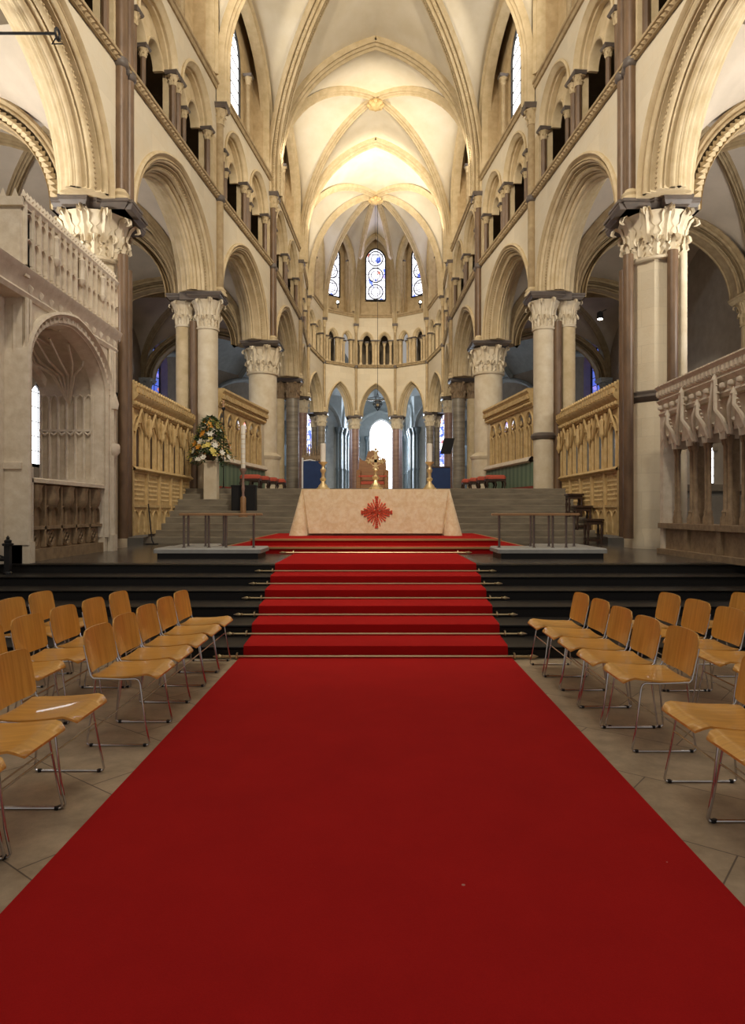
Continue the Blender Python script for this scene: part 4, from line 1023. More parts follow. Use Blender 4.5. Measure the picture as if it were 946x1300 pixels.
# ---- golden screens between first and second piers
for s, sd in ((-1,'left'),(1,'right')):
    fr = Fr((5.14*s,14.32),(5.08*s,18.62), flip=(s>0)); Lb = fr.L; n = 5; W = Lb/n
    b0 = fr(Lb/2, 0, ZF); t = thing('stone_screen', b0, 'golden carved stone screen with niche figures above the grey steps on the '+sd, 'screen')
    q = M(fr)   # cornice
    prof = [(-.12,3.62),(.03,3.62),(.06,3.68),(.05,3.74),(.14,3.82),(.17,3.88),(.14,3.9),(.10,4.0),(.14,4.05),(.0,4.1),(-.12,4.1)]
    q.grid([[(0,w,z) for w,z in prof],[(Lb,w,z) for w,z in prof]], cu=True)
    q.add([(0,w,z) for w,z in prof],[tuple(range(11))]); q.add([(Lb,w,z) for w,z in prof],[tuple(range(11))])
    q.build('cornice','screen',t,b0)
    q = M(fr); k = 26; q.box(0,Lb,.0,.05,4.08,4.13); q.box(0,Lb,.08,.12,3.93,4.0); q.box(0,Lb,.05,.08,3.66,3.74)
    for i in range(k):
        u = (i+.5)*Lb/k; e = Lb/k*.28
        q.box(u-e, u+e, .09, .175, 3.91, 4.02); 
        q.lathe(fr(u,.07,0) if False else (u,.08,0), [(.0,3.64),(.045,3.68),(.05,3.72),(.0,3.76)], 6)
        q.add([(u-e,.05,4.1),(u+e,.05,4.1),(u,.05,4.19),(u-e,.0,4.1),(u+e,.0,4.1),(u,.0,4.19)], [(0,1,2),(3,5,4),(0,2,5,3),(1,4,5,2)])
    q.build('cresting','screen',t,b0, smooth=False)
    for i in range(n):
        u0, u1 = i*W, (i+1)*W; c = (u0+u1)/2
        q = M(fr)
        sl = .13
        q.box(u0, c-sl, -.10, -.02, 2.30, 3.64); q.box(c+sl, u1, -.10, -.02, 2.30, 3.64)
        q.archwall(c-sl, c+sl, c, 3.02, 3.64, sl-.005, .24, 0, .4, -.03, 6)
        lancet(q, c-sl-.04, c+sl+.04, 2.38, 3.02, .22, -.02, .04, .04)
        lancet(q, u0+.12, u1-.12, 2.38, 3.05, .42, -.02, .04, .03)
        q.tube([(u0+.08,.05,3.1),(c-.12,.07,3.42),(c,.08,3.62),(c+.12,.07,3.42),(u1-.08,.05,3.1)], .025, 6)
        trefoil(q, c, 3.38, .07, .03)
        for uu in (u0+.03, u1-.03): q.tube([(uu,.02,2.3),(uu,.02,3.6)], .03, 6)
        pan = q.build('tracery_bay','screen',t,b0)
        q = M(fr); q.box(c-sl, c+sl, -.08, -.035, 2.36, 3.2); q.build('slit_pane', 'darkwood' if s < 0 else 'bluepane', pan, b0)
        statue(fr, u1 if i < n-1 else u1-.06, .10, 3.12, .42, pan, b0, 'screen')
        # lower solid diaper panel
        q = M(fr); q.box(u0, u1, -.12, .0, .9, 2.28)
        for a_ in range(6):
            for b_ in range(6):
                uu, zz = u0+.09+(a_+.5)*(W-.18)/6, 1.62+(b_+.5)*.60/6; e = .05
                q.add([(uu-e,.0,zz),(uu,.0,zz-e),(uu+e,.0,zz),(uu,.0,zz+e),(uu,.035,zz)], [(0,1,4),(1,2,4),(2,3,4),(3,0,4)])
        for uu in (u0+.03,): q.box(uu-.03, uu+.03, 0, .06, .9, 2.28)
        q.box(u0, u1, 0, .04, 1.50, 1.56); q.box(u0,u1,0,.04,2.24,2.28)
        for hh in (0, 1): lancet(q, u0+.08+hh*(W-.12)/2, u0+.06+(hh+1)*(W-.12)/2, .95, 1.22, .2, .0, .03, .03)
        q.build('diaper_panel','screen',t,b0, smooth=False)
    q = M(fr); q.grid([[(0,-.1,2.28),(0,.09,2.28),(0,.12,2.31),(0,.05,2.37),(0,-.1,2.37)],[(Lb,-.1,2.28),(Lb,.09,2.28),(Lb,.12,2.31),(Lb,.05,2.37),(Lb,-.1,2.37)]], cu=True); q.build('sill','screen',t,b0)
    # ---- upper tracery screens with green hanging
    fr = Fr((4.50*s,19.45),(3.90*s,23.75), flip=(s>0)); Lb = fr.L; n = 6; W = (Lb-.3)/n; b0 = fr(Lb/2,0,ZU)
    t = thing('stone_screen', b0, 'pierced golden tracery screen with a green hanging below it on the '+sd, 'screen')
    q = M(fr); prof = [(-.12,4.42),(.02,4.42),(.04,4.5),(.13,4.58),(.10,4.62),(.16,4.74),(.14,4.78),(.2,4.86),(.18,4.93),(-.12,4.93)]
    q.grid([[(0,w,z) for w,z in prof],[(Lb,w,z) for w,z in prof]], cu=True); q.add([(Lb,w,z) for w,z in prof],[tuple(range(10))]); q.add([(0,w,z) for w,z in prof],[tuple(range(10))]); q.build('cornice','screen',t,b0)
    q = M(fr)
    for i in range(30):
        u = (i+.5)*Lb/30; q.box(u-.045, u+.045, .12, .19, 4.63, 4.75); q.lathe((u,.08,0), [(.0,4.46),(.05,4.5),(.04,4.55),(0,4.58)], 6)
    q.build('corbels','screen',t,b0)
    for i in range(n):
        u0, u1 = i*W+.02, (i+1)*W+.02; c = (u0+u1)/2
        q = M(fr); q.archwall(u0, u1, c, 3.9, 4.44, W/2-.09, .42, .0, .4, -.02, 8)
        lancet(q, u0+.03, u1-.03, 2.98, 3.9, .40, -.01, .06, .035)
        qp = M(fr); qp.box(u0+.06, u1-.06, -.10, -.07, 2.98, 4.1); pane_ = qp  # dark sheet added behind the lancets, standing in for shade in the openings
        q.tube([(c,-.02,2.98),(c,-.02,3.85)], .028, 6); 
        for hh in (-1,1): lancet(q, c+min(0,hh*(W/2-.08)), c+max(0,hh*(W/2-.08)), 2.98, 3.72, .18, -.02, .035, .03)
        q.box(u0-.0, u0+.08, -.1, .02, 2.98, 4.0); q.box(u1-.08, u1, -.1, .02, 2.98, 4.0)
        trefoil(q, c, 4.05, .08, .0); tb_ = q.build('tracery_bay','screen',t,b0); pane_.build('lancet_shade_panel','oak',tb_,b0)
    q = M(fr); q.box(n*W+.02, Lb, -.12, .02, 2.98, 4.44); q.build('end_panel','wallXZ',t,b0)
    q = M(fr); q.grid([[(u,w,z) for w,z in ((-.15,2.82),(.10,2.82),(.16,2.86),(.14,2.92),(.06,2.99),(-.15,2.99))] for u in (0,Lb)], cu=True); q.add([(Lb,w,z) for w,z in ((-.15,2.82),(.10,2.82),(.16,2.86),(.14,2.92),(.06,2.99),(-.15,2.99))],[tuple(range(6))]); q.build('sill','tomb',t,b0)
    q = M(fr); q.box(0, Lb-.03, -.1, .06, 2.14, 2.82); q.build('green_hanging','greenp',t,b0)
    q = M(fr); q.box(0, Lb-.03, -.1, .08, ZU, 2.14); q.build('red_plinth','redtile',t,b0)

# ---- canopied tomb on the left
fr = Fr((-4.93,9.54),(-4.93,12.95)); Lb = fr.L; b0 = fr(Lb/2,-.5,ZF)
t = thing('canopied_tomb', b0, 'tall late gothic canopied stone tomb with panelled parapet on the far left', 'tomb')
oc, oa, zs, oh = 1.54, 1.36, 3.54, .84
q = M(fr); q.archwall(0, Lb, oc, zs, 4.42, oa, oh, .0, .15, 0, 16, zb=1.9)
q.box(0, oc-oa, -1.2, -.01, ZF, 4.42); q.box(oc+oa, Lb, -1.2, -.01, ZF, 4.42); q.box(-.9,.0,-1.25,-.25,ZF,4.42)
q.build('canopy_wall','tomb',t,b0)
q = M(fr); q.arch(oc, zs, oa-.02, oh-.02, .15, [(.22,-.02),(.22,.08),(.18,.10),(.15,.02),(.11,.0),(.09,.05),(.05,.05),(.03,-.02),(0,-.08),(-.02,-.25),(.22,-.25)], 20, jamb=2.6); q.build('arch_moulding','tomb',t,b0)
q = M(fr)
for (u0,z0),(u1,z1) in list(zip(*(lambda pp:(pp[:-1],pp[1:]))(arch_pts(oa-.02,oh-.02,.10,.15,14)))):
    u, z = oc+(u0+u1)/2, zs+(z0+z1)/2; q.box(u-.025,u+.025,.0,.055,z-.045,z+.03)
q.build('arch_fleurons','tomb',t,b0, smooth=False)
# inner vault, end wall with panelling, far jamb arch
q = M(fr)
pp = arch_pts(oa, oh, 0, .15, 14); q.grid([[(oc+u,w,zs+z+.0) for u,z in pp] for w in (-.2,-.5,-.65,-1.2)])
q.build('inner_vault','tomb',t,b0)
q = M(fr)
for k in range(7):
    for cc in (oc-oa, oc+oa):
        s_ = 1 if cc < oc else -1; a = (k-3)/3*1.3
        q.tube([(cc,-.65,zs-.2),(cc+s_*.25,-.65+.2*sin(a),zs+.3),(cc+s_*.8*cos(a*.8),-.65+.42*sin(a),zs+oh*.52),(cc+s_*1.3*cos(a),-.65+.46*sin(a),zs+oh*.86)], .022, 5)
q.tube([(oc-.9,-.65,zs+oh-.12),(oc+.9,-.65,zs+oh-.12)], .02, 5); q.tube([(oc,-.2,zs+oh-.03),(oc,-1.1,zs+oh-.03)], .02, 5)
q.build('fan_ribs','tomb',t,b0)
q = M(fr); ue = oc+oa
for k in range(7):
    w = -.22-.155*k; q.tube([(ue-.02,w,1.95),(ue-.02,w,3.5)], .028, 6)
    if k < 6:
        q.tube([(ue-.02,w-.077+.077*cos(a),3.35+.17*sin(a)) for a in [pi*i/8 for i in range(9)]], .02, 5)
        q.tube([(ue-.03,w-.02,2.85),(ue-.05,w-.077,2.80),(ue-.03,w-.15,2.85)], .022, 5)
q.box(ue-.06, ue, -1.18, -.15, 1.9, 2.0); q.box(ue-.05, ue, -1.18, -.2, 2.86, 2.90); q.build('inner_panelling','tomb',t,b0)
q = M(fr); q.archwall(0, Lb, 1.65, 3.3, 4.42, 1.47, .78, 0, .2, -1.18, 12, zb=3.3); 
q.box(0,.2,-1.22,-1.1,1.9,3.3); q.arch(1.65,3.3,1.45,.76,.2,[(0,-1.08),(.08,-1.02),(.16,-1.08),(.16,-1.2),(0,-1.2)],12,jamb=1.3); q.build('rear_arch','tomb',t,b0)
# tomb chest with shields
q = M(fr); q.box(oc-oa+.03, oc+oa-.03, -1.12, -.12, ZF, 1.83); ch = q.build('tomb_chest','oak',t,b0)
q = M(fr)
q.cbox(oc-oa+.0, oc+oa-.0, -1.15, .0, 1.83, 1.9, .015); q.build('chest_slab','tomb',t,b0)
q = M(fr); n = 5; W = (2*oa-.06)/n
for k in range(n):
    u0 = oc-oa+.03+k*W; c = u0+W/2
    q.box(u0-.0,u0+.05,-.12,-.05,ZF+.2,1.8)
    q.lathe((c,-.1,0), [(.02,1.42),(.10,1.5),(.13,1.6),(.12,1.74),(.14,1.8)], 6)
    lancet(q, u0+.07, u0+W/2, 1.18, 1.38, .1, -.12, .025, .04, n=4); lancet(q, u0+W/2, u0+W-.02, 1.18, 1.38, .1, -.12, .025, .04, n=4)
    q.tube([(c+.12*cos(a),-.10,1.0+.12*sin(a)) for a in [2*pi*i/14 for i in range(14)]], .02, 5, closed=True)
    for a in range(4): q.tube([(c+.05*cos(a*pi/2)+.045*cos(b),-.09,1.0+.05*sin(a*pi/2)+.045*sin(b)) for b in [2*pi*i/8 for i in range(8)]], .012, 4, closed=True)
q.box(oc-oa, oc+oa, -.12, -.05, 1.14, 1.19); q.box(oc-oa, oc+oa, -.12, -.03, ZF, ZF+.17); q.build('shield_niches','oak',ch,b0)
# cornice with shields, parapet with panelling
q = M(fr); prof = [(-1.3,4.40),(.02,4.40),(.05,4.46),(.02,4.5),(.04,4.64),(.10,4.70),(.13,4.78),(.05,4.84),(-1.3,4.84)]
q.grid([[(-.95,w,z) for w,z in prof],[-1 and (Lb,w,z) for w,z in prof]], cu=True)
q.add([(-.95,w,z) for w,z in prof],[tuple(range(9))]); q.add([(Lb,w,z) for w,z in prof],[tuple(range(9))])
q.box(-.12,-.0,-1.5,.10,4.66,4.8)
for k in range(11):
    u = .15+k*.31; q.add([(u-.06,.03,4.62),(u+.06,.03,4.62),(u+.06,.03,4.54),(u,.03,4.47),(u-.06,.03,4.54),(u,.075,4.56)],[(0,1,5),(1,2,5),(2,3,5),(3,4,5),(4,0,5)])
q.build('cornice','tomb',t,b0)
q = M(fr); q.box(0, Lb, -.12, -.0, 4.84, 5.72); q.box(-.02,.10,-1.2,-.01,4.84,5.72)
q.grid([[(u,w,z) for w,z in ((-.14,5.68),(.03,5.68),(.06,5.74),(.03,5.8),(-.14,5.8))] for u in (-.04,Lb)], cu=True); pa = q.build('parapet','tomb',t,b0)
q = M(fr); n = 17; W = Lb/n
for k in range(n):
    u0 = k*W; 
    for lo, hi in ((4.90,5.22),(5.28,5.58)): lancet(q, u0+.01, u0+W-.01, lo, hi-.08, .09, .0, .03, .045, n=4)
    q.box(u0-.012,u0+.012,0,.06,4.86,5.7)
for uu, kk in ((.0,0),(.85,1),(1.75,2),(2.6,3)):
    if uu: q.lathe((uu,.07,0), [(.005,5.13),(.05,5.17),(.06,5.24),(.045,5.26),(.045,5.5),(.06,5.55),(.02,5.6)], 6)
q.build('panelling','tomb',pa,b0)
q = M(fr)
for k in range(34):
    u = (k+.5)*Lb/34; e = .04
    q.add([(u-e,-.02,5.8),(u+e,-.02,5.8),(u+e*.6,-.02,5.87),(u,-.02,5.94),(u-e*.6,-.02,5.87),(u,.03,5.85),(u,-.06,5.85)],[(0,1,5),(1,2,5),(2,3,5),(3,4,5),(4,0,5),(0,6,1),(1,6,2),(2,6,3),(3,6,4),(4,6,0)])
for k in range(10):
    w = -.1-k*.17; q.add([(-.02,w-.05,5.8),(-.02,w+.05,5.8),(-.02,w,5.93),(.02,w,5.83)],[(0,1,2),(0,1,3),(1,2,3),(2,0,3)])
q.build('cresting','tomb',pa,b0, smooth=False)
q = M(fr)   # buttress shafts at both jambs
for u in (.03,.12,3.02,3.12,3.22):
    q = M(fr); q.tube([(u,.04,ZF+.3),(u,.04,4.4)], .028, 6); q.build('jamb_shaft','tomb',t,b0)
q = M(fr)
for u, w_ in ((.07,.14),(3.12,.22)): q = M(fr); q.box(u-w_/2,u+w_/2,-.0,.10,ZF,ZF+.30); q.build('jamb_base','tomb',t,b0)
q = M(fr)
q.lathe((3.12,.08,0), [(.01,2.35),(.05,2.42),(.11,2.5),(.11,2.62),(.09,2.66)], 8); q.lathe((3.12,.06,0), [(.09,3.3),(.11,3.4),(.05,3.6)], 8)
q.build('niche_bracket','tomb',t,b0)
# front facing return of the tomb
fe = Fr((-6.8,9.54),(-4.93,9.54)); q = M(fe)
q.box(0,1.87,-.3,0,ZF,2.05); rt = q.build('return_wall','tombplain',t,b0)
q = M(fe); q.box(0,1.80,-.16,-.06,2.05,4.42)
for u in (.2,.75,1.05,1.2,1.36,1.62,1.74): q.tube([(u,-.02,2.1),(u,-.02,4.3)], .035, 6)
q.box(0,1.87,-.06,.05,2.0,2.09); q.box(1.3,1.5,-.06,.04,ZF,4.4)
q.lathe((1.0,.05,0), [(.02,3.4),(.16,3.55),(.2,3.75),(.18,4.1),(.24,4.18)], 8)
for k in range(3): lancet(q, .1+.5*k, .5+.5*k, 2.15, 3.6, .25, -.03, .05, .05)
q.build('return_panelling','tomb',rt,b0)
q = M(fe); q.box(0,1.87,-.25,0,4.84,5.72); q.box(0,1.9,-.25,.08,5.66,5.78); q.box(1.5,1.87,0,.08,4.84,5.6); 
q.build('return_parapet','tomb',rt,b0)

# ---- openwork tomb screen on the right
fr = Fr((5.0,7.72),(5.0,11.95), flip=True); Lb = fr.L; b0 = fr(Lb/2,-.2,ZF)
t = thing('tomb_screen', b0, 'openwork carved stone tomb screen with pinnacled gables and slim shafts on the far right', 'screen')
q = M(fr); prof = [(-.3,3.05),(.02,3.05),(.05,3.1),(.02,3.14),(.03,3.26),(.09,3.32),(.04,3.36),(.06,3.5),(.12,3.56),(-.3,3.56)]
q.grid([[(0,w,z) for w,z in prof],[(Lb,w,z) for w,z in prof]], cu=True); q.add([(Lb,w,z) for w,z in prof],[tuple(range(10))]); q.build('cornice','tomb',t,b0)
q = M(fr)
for k in range(36):
    u = (k+.5)*Lb/36; q.box(u-.04,u+.04,.03,.09,3.39,3.50); q.box(u-.018,u+.018,.08,.11,3.41,3.48)
    q.box(u-.045,u+.045,.0,.08,3.56,3.60)
q.box(0,Lb,.02,.06,3.38,3.58)
q.build('leaf_band','tomb',t,b0, smooth=False)
for k in range(18):
    q = M(fr); u = (k+.5)*Lb/18; q.lathe((u,.06,3.2), [(.0,-.05),(.045,-.03),(.055,0),(.045,.03),(0,.05)], 8); q.build('rosette','tomb',t,b0)
n = 4; W = Lb/n
for k in range(n):
    u0 = k*W; c = u0+W/2; q = M(fr)
    # spandrel plate pierced by two arches
    for cc in (u0+W*.25, u0+W*.75): 
        q.archwall(cc-W/4, cc+W/4, cc, 2.45, 3.06, W/4-.06, .22, 0, .3, -.08, 7); q.archwall(cc-W/4, cc+W/4, cc, 2.45, 3.06, W/4-.06, .22, 0, .3, -.2, 7)
        q.arch(cc, 2.45, W/4-.07, .22, .3, [(0,-.2),(0,.0),(.04,.03),(.07,-.02),(.07,-.2)], 7)
        for j in range(5):
            a = pi*(j+.5)/5; q.lathe((cc+(W/4-.08)*cos(a)*.95,-.04,2.45+.2*sin(a)), [(0,-.03),(.03,0),(0,.03)], 6)
    # big crocketed gable on the bay line, smaller in the middle
    for cc, hw, zt in ((u0, W*.24, 3.30), (c, W*.20, 3.02)):
        for s_ in (-1, 1):
            pth = [(cc+s_*hw, .04, 2.5),(cc+s_*hw*.75,.10,2.72),(cc+s_*hw*.35,.15,2.86),(cc+s_*.03,.12,zt)]
            if cc+s_*hw > 0: 
                q.tube(pth, .03, 6)
                for f_ in (.2,.4,.6,.8):
                    v = Vector(pth[0]).lerp(Vector(pth[1]), f_); v2 = Vector(pth[1]).lerp(Vector(pth[3]), f_)
                    for v_ in (v, v2): q.lathe((v_.x,v_.y,v_.z+.03), [(0,-.02),(.025,0),(0,.025)], 5)
        q.add([(cc-hw*.9,.02,2.55),(cc+hw*.9,.02,2.55),(cc+hw*.3,.06,2.85),(cc,.08,zt-.05),(cc-hw*.3,.06,2.85)], [(0,1,2,3,4)])
        q.lathe((cc,.12,0), [(.02,zt-.05),(.045,zt),(.03,zt+.04),(.0,zt+.1)], 6)
    q.build('gabled_canopy','tomb',t,b0)
    for uu, r in ((u0+.05,.045),(u0-.05,.035),(c+.02,.03),(c+.11,.03)):
        if uu < 0: continue
        q = M(fr); q.lathe((uu,-.08,0), [(r*2,1.2),(r*2,1.3),(r*1.4,1.36),(r*1.6,1.4),(r,1.44),(r,2.36),(r*1.3,2.38),(r*1.8,2.46),(r*1.8,2.5)], 8); q.build('shaft','oak',t,b0)
    q = M(fr); q.box(u0+.0,u0+.12,-.25,-.13,1.2,2.5); q.build('mullion','oak',t,b0)
q = M(fr); q.box(Lb-.14,Lb,-.28,.02,ZF,3.05); q.build('end_jamb','tomb',t,b0)
q = M(fr); q.box(0, Lb, -.28, -.02, ZF, 1.12); q.box(0,Lb,-.3,.06,1.12,1.21); q.box(0,Lb,-.05,.08,ZF,ZF+.09)
for k in range(n): q.box(k*W,k*W+.12,-.02,.03,ZF,1.12)
q.build('plinth','oak',t,b0)

# ------------------------------------------------------------ smaller things
def stool(loc, rz, label, group, proto=[None]):
    if proto[0] is None:
        t = thing('upholstered_stool', loc, label, 'stool', group)
        q = M(); q.cbox(-.30,.30,-.22,.22,.36,.48,.05); q.build('cushion','redcush',t)
        q = M(); q.cbox(-.29,.29,-.21,.21,.30,.37,.01); q.build('seat_frame','darkwood',t)
        for a in (-1,1):
            for b in (-1,1):
                q = M(); q.tube([(a*.24,b*.17,.33),(a*.28,b*.2,.22),(a*.25,b*.18,.10),(a*.28,b*.2,0)], [.035,.03,.018,.024], 8); q.build('leg','darkwood',t)
        proto[0] = t; return t
    c = copy_tree(proto[0]); c.location = loc; c.rotation_euler = (0,0,rz); c['label'] = label; c['group'] = group; return c
wh = ['nearest the camera','second in its row','third in its row','farthest back in its row']
for k in range(4): stool((-3.72+.13*k, 20.35+.85*k, ZU), 0, 'red cushioned stool before the left green hanging, '+wh[k], 'red stools on the left')
for k in range(4): stool((3.60-.13*k, 20.6+.8*k, ZU), 0, 'red cushioned stool before the right green hanging, '+wh[k], 'red stools on the right')
def dstool(loc, rz, label, proto=[None]):
    if proto[0] is None:
        t = thing('wooden_stool', loc, label, 'stool', 'dark turned stools by the right screen')
        q = M(); q.cbox(-.2,.2,-.17,.17,.52,.57,.012); q.cbox(-.17,.17,-.14,.14,.44,.52,.01); q.build('seat','darkwood',t)
        for a in (-1,1):
            for b in (-1,1):
                q = M(); q.lathe((a*.15,b*.12,0), [(.022,0),(.03,.03),(.018,.07),(.03,.12),(.018,.17),(.028,.25),(.035,.32),(.02,.38),(.03,.45)], 8); q.build('leg','darkwood',t)
        q = M(); q.box(-.15,.15,-.135,-.105,.07,.11); q.box(-.15,.15,.105,.135,.07,.11); q.box(-.165,-.135,-.12,.12,.07,.11); q.box(.135,.165,-.12,.12,.07,.11); q.build('stretchers','darkwood',t)
        proto[0] = t; return
    c = copy_tree(proto[0]); c.location = loc; c.rotation_euler = (0,0,rz); c['label'] = label
dstool((4.86, GY[3]+.17, ZF+GH*4), 0, 'dark turned wooden stool on the grey steps, highest of the group by the right screen')
dstool((4.86, GY[1]+.17, ZF+GH*2), 0, 'dark turned wooden stool on the grey steps by the right screen, middle of the group')
dstool((4.86, GY[0]-.30, ZF), 0, 'dark turned wooden stool on the platform by the right screen, lowest of the group')
# walking stick shaped stand by left screen
t = thing('umbrella_stand', (-4.95, 15.1, ZF), 'thin dark leaning stick on a small foot beside the left brown marble shaft', 'stick')
q = M(); q.tube([(-.08,0,.9),(.0,0,.1),(.04,0,.02)], .014, 6); q.build('stick','iron',t)
q = M(); q.cbox(-.12,.12,-.08,.08,0,.025,.008); q.build('foot','iron',t)
# slim dark stand beside flowers
sx_, sy_, _ = U(283.5, 600, 21.6)
t = thing('candle_stand', (sx_, 18.75, ZU), 'slim black standard candle holder right of the flower arrangement', 'candle stand')
q = M(); q.lathe((0,0,0), [(.10,0),(.10,.02),(.02,.05),(.014,.3),(.014,1.75),(.03,1.78),(.014,1.8),(.014,2.15),(.05,2.2),(.05,2.24)], 10); q.build('pole','iron',t)
q = M(); q.lathe((0,0,0), [(.028,2.24),(.028,2.42),(.02,2.44)], 10); q.build('candle','railwood',t)
# throne behind the altar
tx, ty, _ = U(473, 600, 34)
t = thing('stone_throne', (tx, ty, ZU), 'brown high backed marble throne with scrolled arms behind the altar', 'throne')
b0 = tuple(t.location)
q = M(); hw = .60
outline = [(-hw,0),(-hw,1.35),(-hw+.03,1.75),(-hw+.16,1.62),(-hw+.3,1.6),(-.27,1.75),(-.2,2.0),(0,2.08),(.2,2.0),(.27,1.75),(hw-.3,1.6),(hw-.16,1.62),(hw-.03,1.75),(hw,1.35),(hw,0)]
q.add([(x,.3,z) for x,z in outline]+[(x,.5,z) for x,z in outline], [tuple(range(15)),tuple(range(29,14,-1))]+[(i,i+1,16+i,15+i) for i in range(14)])
q.box(-hw+.12,hw-.12,.25,.31,.75,1.45); q.build('back','rosewood' if False else 'woodedge',t)
for s in (-1,1):
    q = M(); q.cbox(s*hw-.09,s*hw+.09,-.4,.4,0,1.05,.02); q.tube([(s*hw,-.35,1.08),(s*hw,.3,1.12)], .1, 8); q.build('arm','woodedge',t)
q = M(); q.cbox(-hw+.09,hw-.09,-.4,.3,0,.55,.02); q.build('seat','woodedge',t)
q = M(); q.cbox(-hw+.1,hw-.1,-.42,.3,.55,.68,.03); q.build('cushion','redcush',t)
q = M(); q.cbox(-hw-.0,hw+.0,-.44,-.40,.86,.93,.01); q.build('rail','redcush',t)
# red covered step in front of the throne
t = thing('red_footpace', (0.12, 22.6, ZU), 'low red carpeted footpace on the upper floor behind the altar', 'platform')
q = M(); q.cbox(-1.55,1.50,-1.2,2.0,0,.10,.01); q.build('carpet_top','carpet',t)
# hanging lamp
lx, ly, lz = U(479.5, 515, 41.7)
t = thing('hanging_lamp', (lx, ly, lz-.28), 'ornate iron hanging lamp on a long thin cable in the central apse arch', 'lamp')
q = M(); q.tube([(0,0,.9),(0,0,ZA-.6-(lz-.28))], .014, 6); q.build('cable','iron',t)
q = M(); 
for R, z in ((.24,.36),(.15,.21),(.19,.5)):
    q.tube([(R*cos(a),R*sin(a),z) for a in [2*pi*i/20 for i in range(20)]], .022, 5, closed=True)
for k in range(6):
    a = pi*k/3; q.tube([(.19*cos(a),.19*sin(a),.5),(.25*cos(a),.25*sin(a),.36),(.15*cos(a),.15*sin(a),.21),(.03*cos(a),.03*sin(a),.05),(0,0,0)], .014, 5); q.tube([(0,0,.95),(.19*cos(a),.19*sin(a),.5)], .009, 5)
q.build('frame','iron',t)
q = M(); q.lathe((0,0,0), [(.02,.2),(.07,.26),(.08,.34),(.03,.38)], 10); q.build('cup','gold',t)
bx0, by_, bz_ = U(466, 508, 48.2)
t = thing('tie_beam', (0, by_, bz_), 'thin dark iron tie beam across the central apse arch above the lamp', 'beam')
q = M(); q.box(-.86,.86,-.03,.03,-.04,.04); q.tube([(-.7,0,0),(-.35,0,.16),(0,0,.2),(.35,0,.16),(.7,0,0)], .02, 5); q.build('bar','iron',t)
# furniture at the sides behind the altar
def blk(name, label, cat, px0, px1, py0, py1, Yk, d, m, parts=()):
    x0, y, zt = U(px0, py0, Yk); x1, _, zb = U(px1, py1, Yk); t = thing(name, ((x0+x1)/2, y+d/2, zb), label, cat); hw = (x1-x0)/2; h = zt-zb
    return t, hw, h
t, hw, h = blk('folding_screen','navy blue cloth covered folding screen with a white edge, left behind the altar','screen', 385, 409, 592, 619, 29, .1,'bluecloth')
t.location.z = ZU; h = 1.25
q = M(); q.cbox(-hw,hw,-.05,.05,0,h,.01); q.build('panel','bluecloth',t)
q = M(); q.cbox(-hw-.06,-hw,-.07,.07,0,h+.12,.01); q.build('edge_post','paper',t)
q = M(); q.tube([(-hw,0,h),(-.1,0,h+.05),(hw,0,h-.1)], .03, 6); q.build('top_roll','paper',t)
t, hw, h = blk('folding_screen','navy blue cloth covered screen at right behind the altar','screen', 548, 572, 600, 619, 29, .1,'bluecloth')
t.location.z = ZU; q = M(); q.cbox(-hw,hw,-.05,.05,0,1.0,.01); q.build('panel','bluecloth',t); q = M(); q.cbox(-hw,hw,-.07,.07,1.0,1.05,.01); q.build('top_rail','darkwood',t)
x, y, z = U(398, 580, 33)
t = thing('carved_canopy', (x, y, ZU), 'brown carved wooden canopied seat beside the left apse column', 'canopy'); H = 4.3-ZU+.3
q = M(); q.box(-.42,.42,.1,.2,0,H-.9); q.build('back_board','darkwood',t)
q = M()
for a in (-.4,.4): q.lathe((a,-.2,0), [(.05,0),(.05,.3),(.03,.4),(.045,.9),(.03,1.4),(.05,H-1.0)], 8)
q.build('posts','oak',t)
q = M(); q.box(-.46,.46,-.28,.2,H-1.0,H-.85)
for k in range(9):
    u = -.4+.1*k; hh = .55-.09*abs(k-4)*.9; q.lathe((u,-.2,H-.85), [(.045,0),(.05,.05),(.03,.12),(.035,.2),(.0,hh+.2)], 6); q.lathe((u,-.26,H-1.0), [(.0,-.28+.05*(k%3)),(.04,-.12),(.045,0)], 6)
q.build('cresting','oak',t)
x, y, z = U(568.5, 565, 31)
t = thing('wall_monitor', (x, y, z-.35), 'dark angled flat monitor fixed beside the right banded marble column', 'monitor')
q = M(); q.cbox(-.30,.12,-.04,.04,0,.62,.01); q.v = [(v[0]+v[2]*.25, v[1]-.0, v[2]) for v in q.v]; q.build('screen','ebony',t)
q = M(); q.tube([(.0,.04,.3),(.10,.25,.3)], .03, 6); q.build('bracket','iron',t)
# iron tie rod with a ring, high on the left arch
q0 = U(73, 45, 12.7)
t = thing('tie_rod', q0, 'thin black iron tie rod with a ring bracket across the near left arch', 'rod')
q = M(); q.tube([(0,-.05,0),(-4.0,-.1,-.02)], .022, 6); q.build('rod','iron',t)
q = M(); q.tube([(.0,0+.08*cos(a)-.0,.02+.09*sin(a)) for a in [2*pi*i/12 for i in range(12)]], .02, 6, closed=True); q.tube([(0,0,0),(-.1,.02,-.12),(.08,.02,-.12),(0,0,-.02)], .014, 5); q.build('ring','iron',t)
# small spotlights on the apse sill
for px_, nm2 in ((429,'left'),(533.5,'right')):
    x, y, z = U(px_, 388, 46.2)
    t = thing('spotlight', (x, y, ZT+.06), 'tiny lit spotlight on the apse window sill, '+nm2+' of the centre window', 'spotlight')
    q = M(); q.lathe((0,0,0), [(.03,0),(.03,.2),(.09,.22),(.11,.3),(.10,.42)], 10); q.build('housing','iron',t)
    q = M(); q.lathe((0,-.11,.33), [(.001,-.06),(.05,-.04),(.065,0),(.05,.04),(.001,.06)], 10); q.build('lens','led',t)
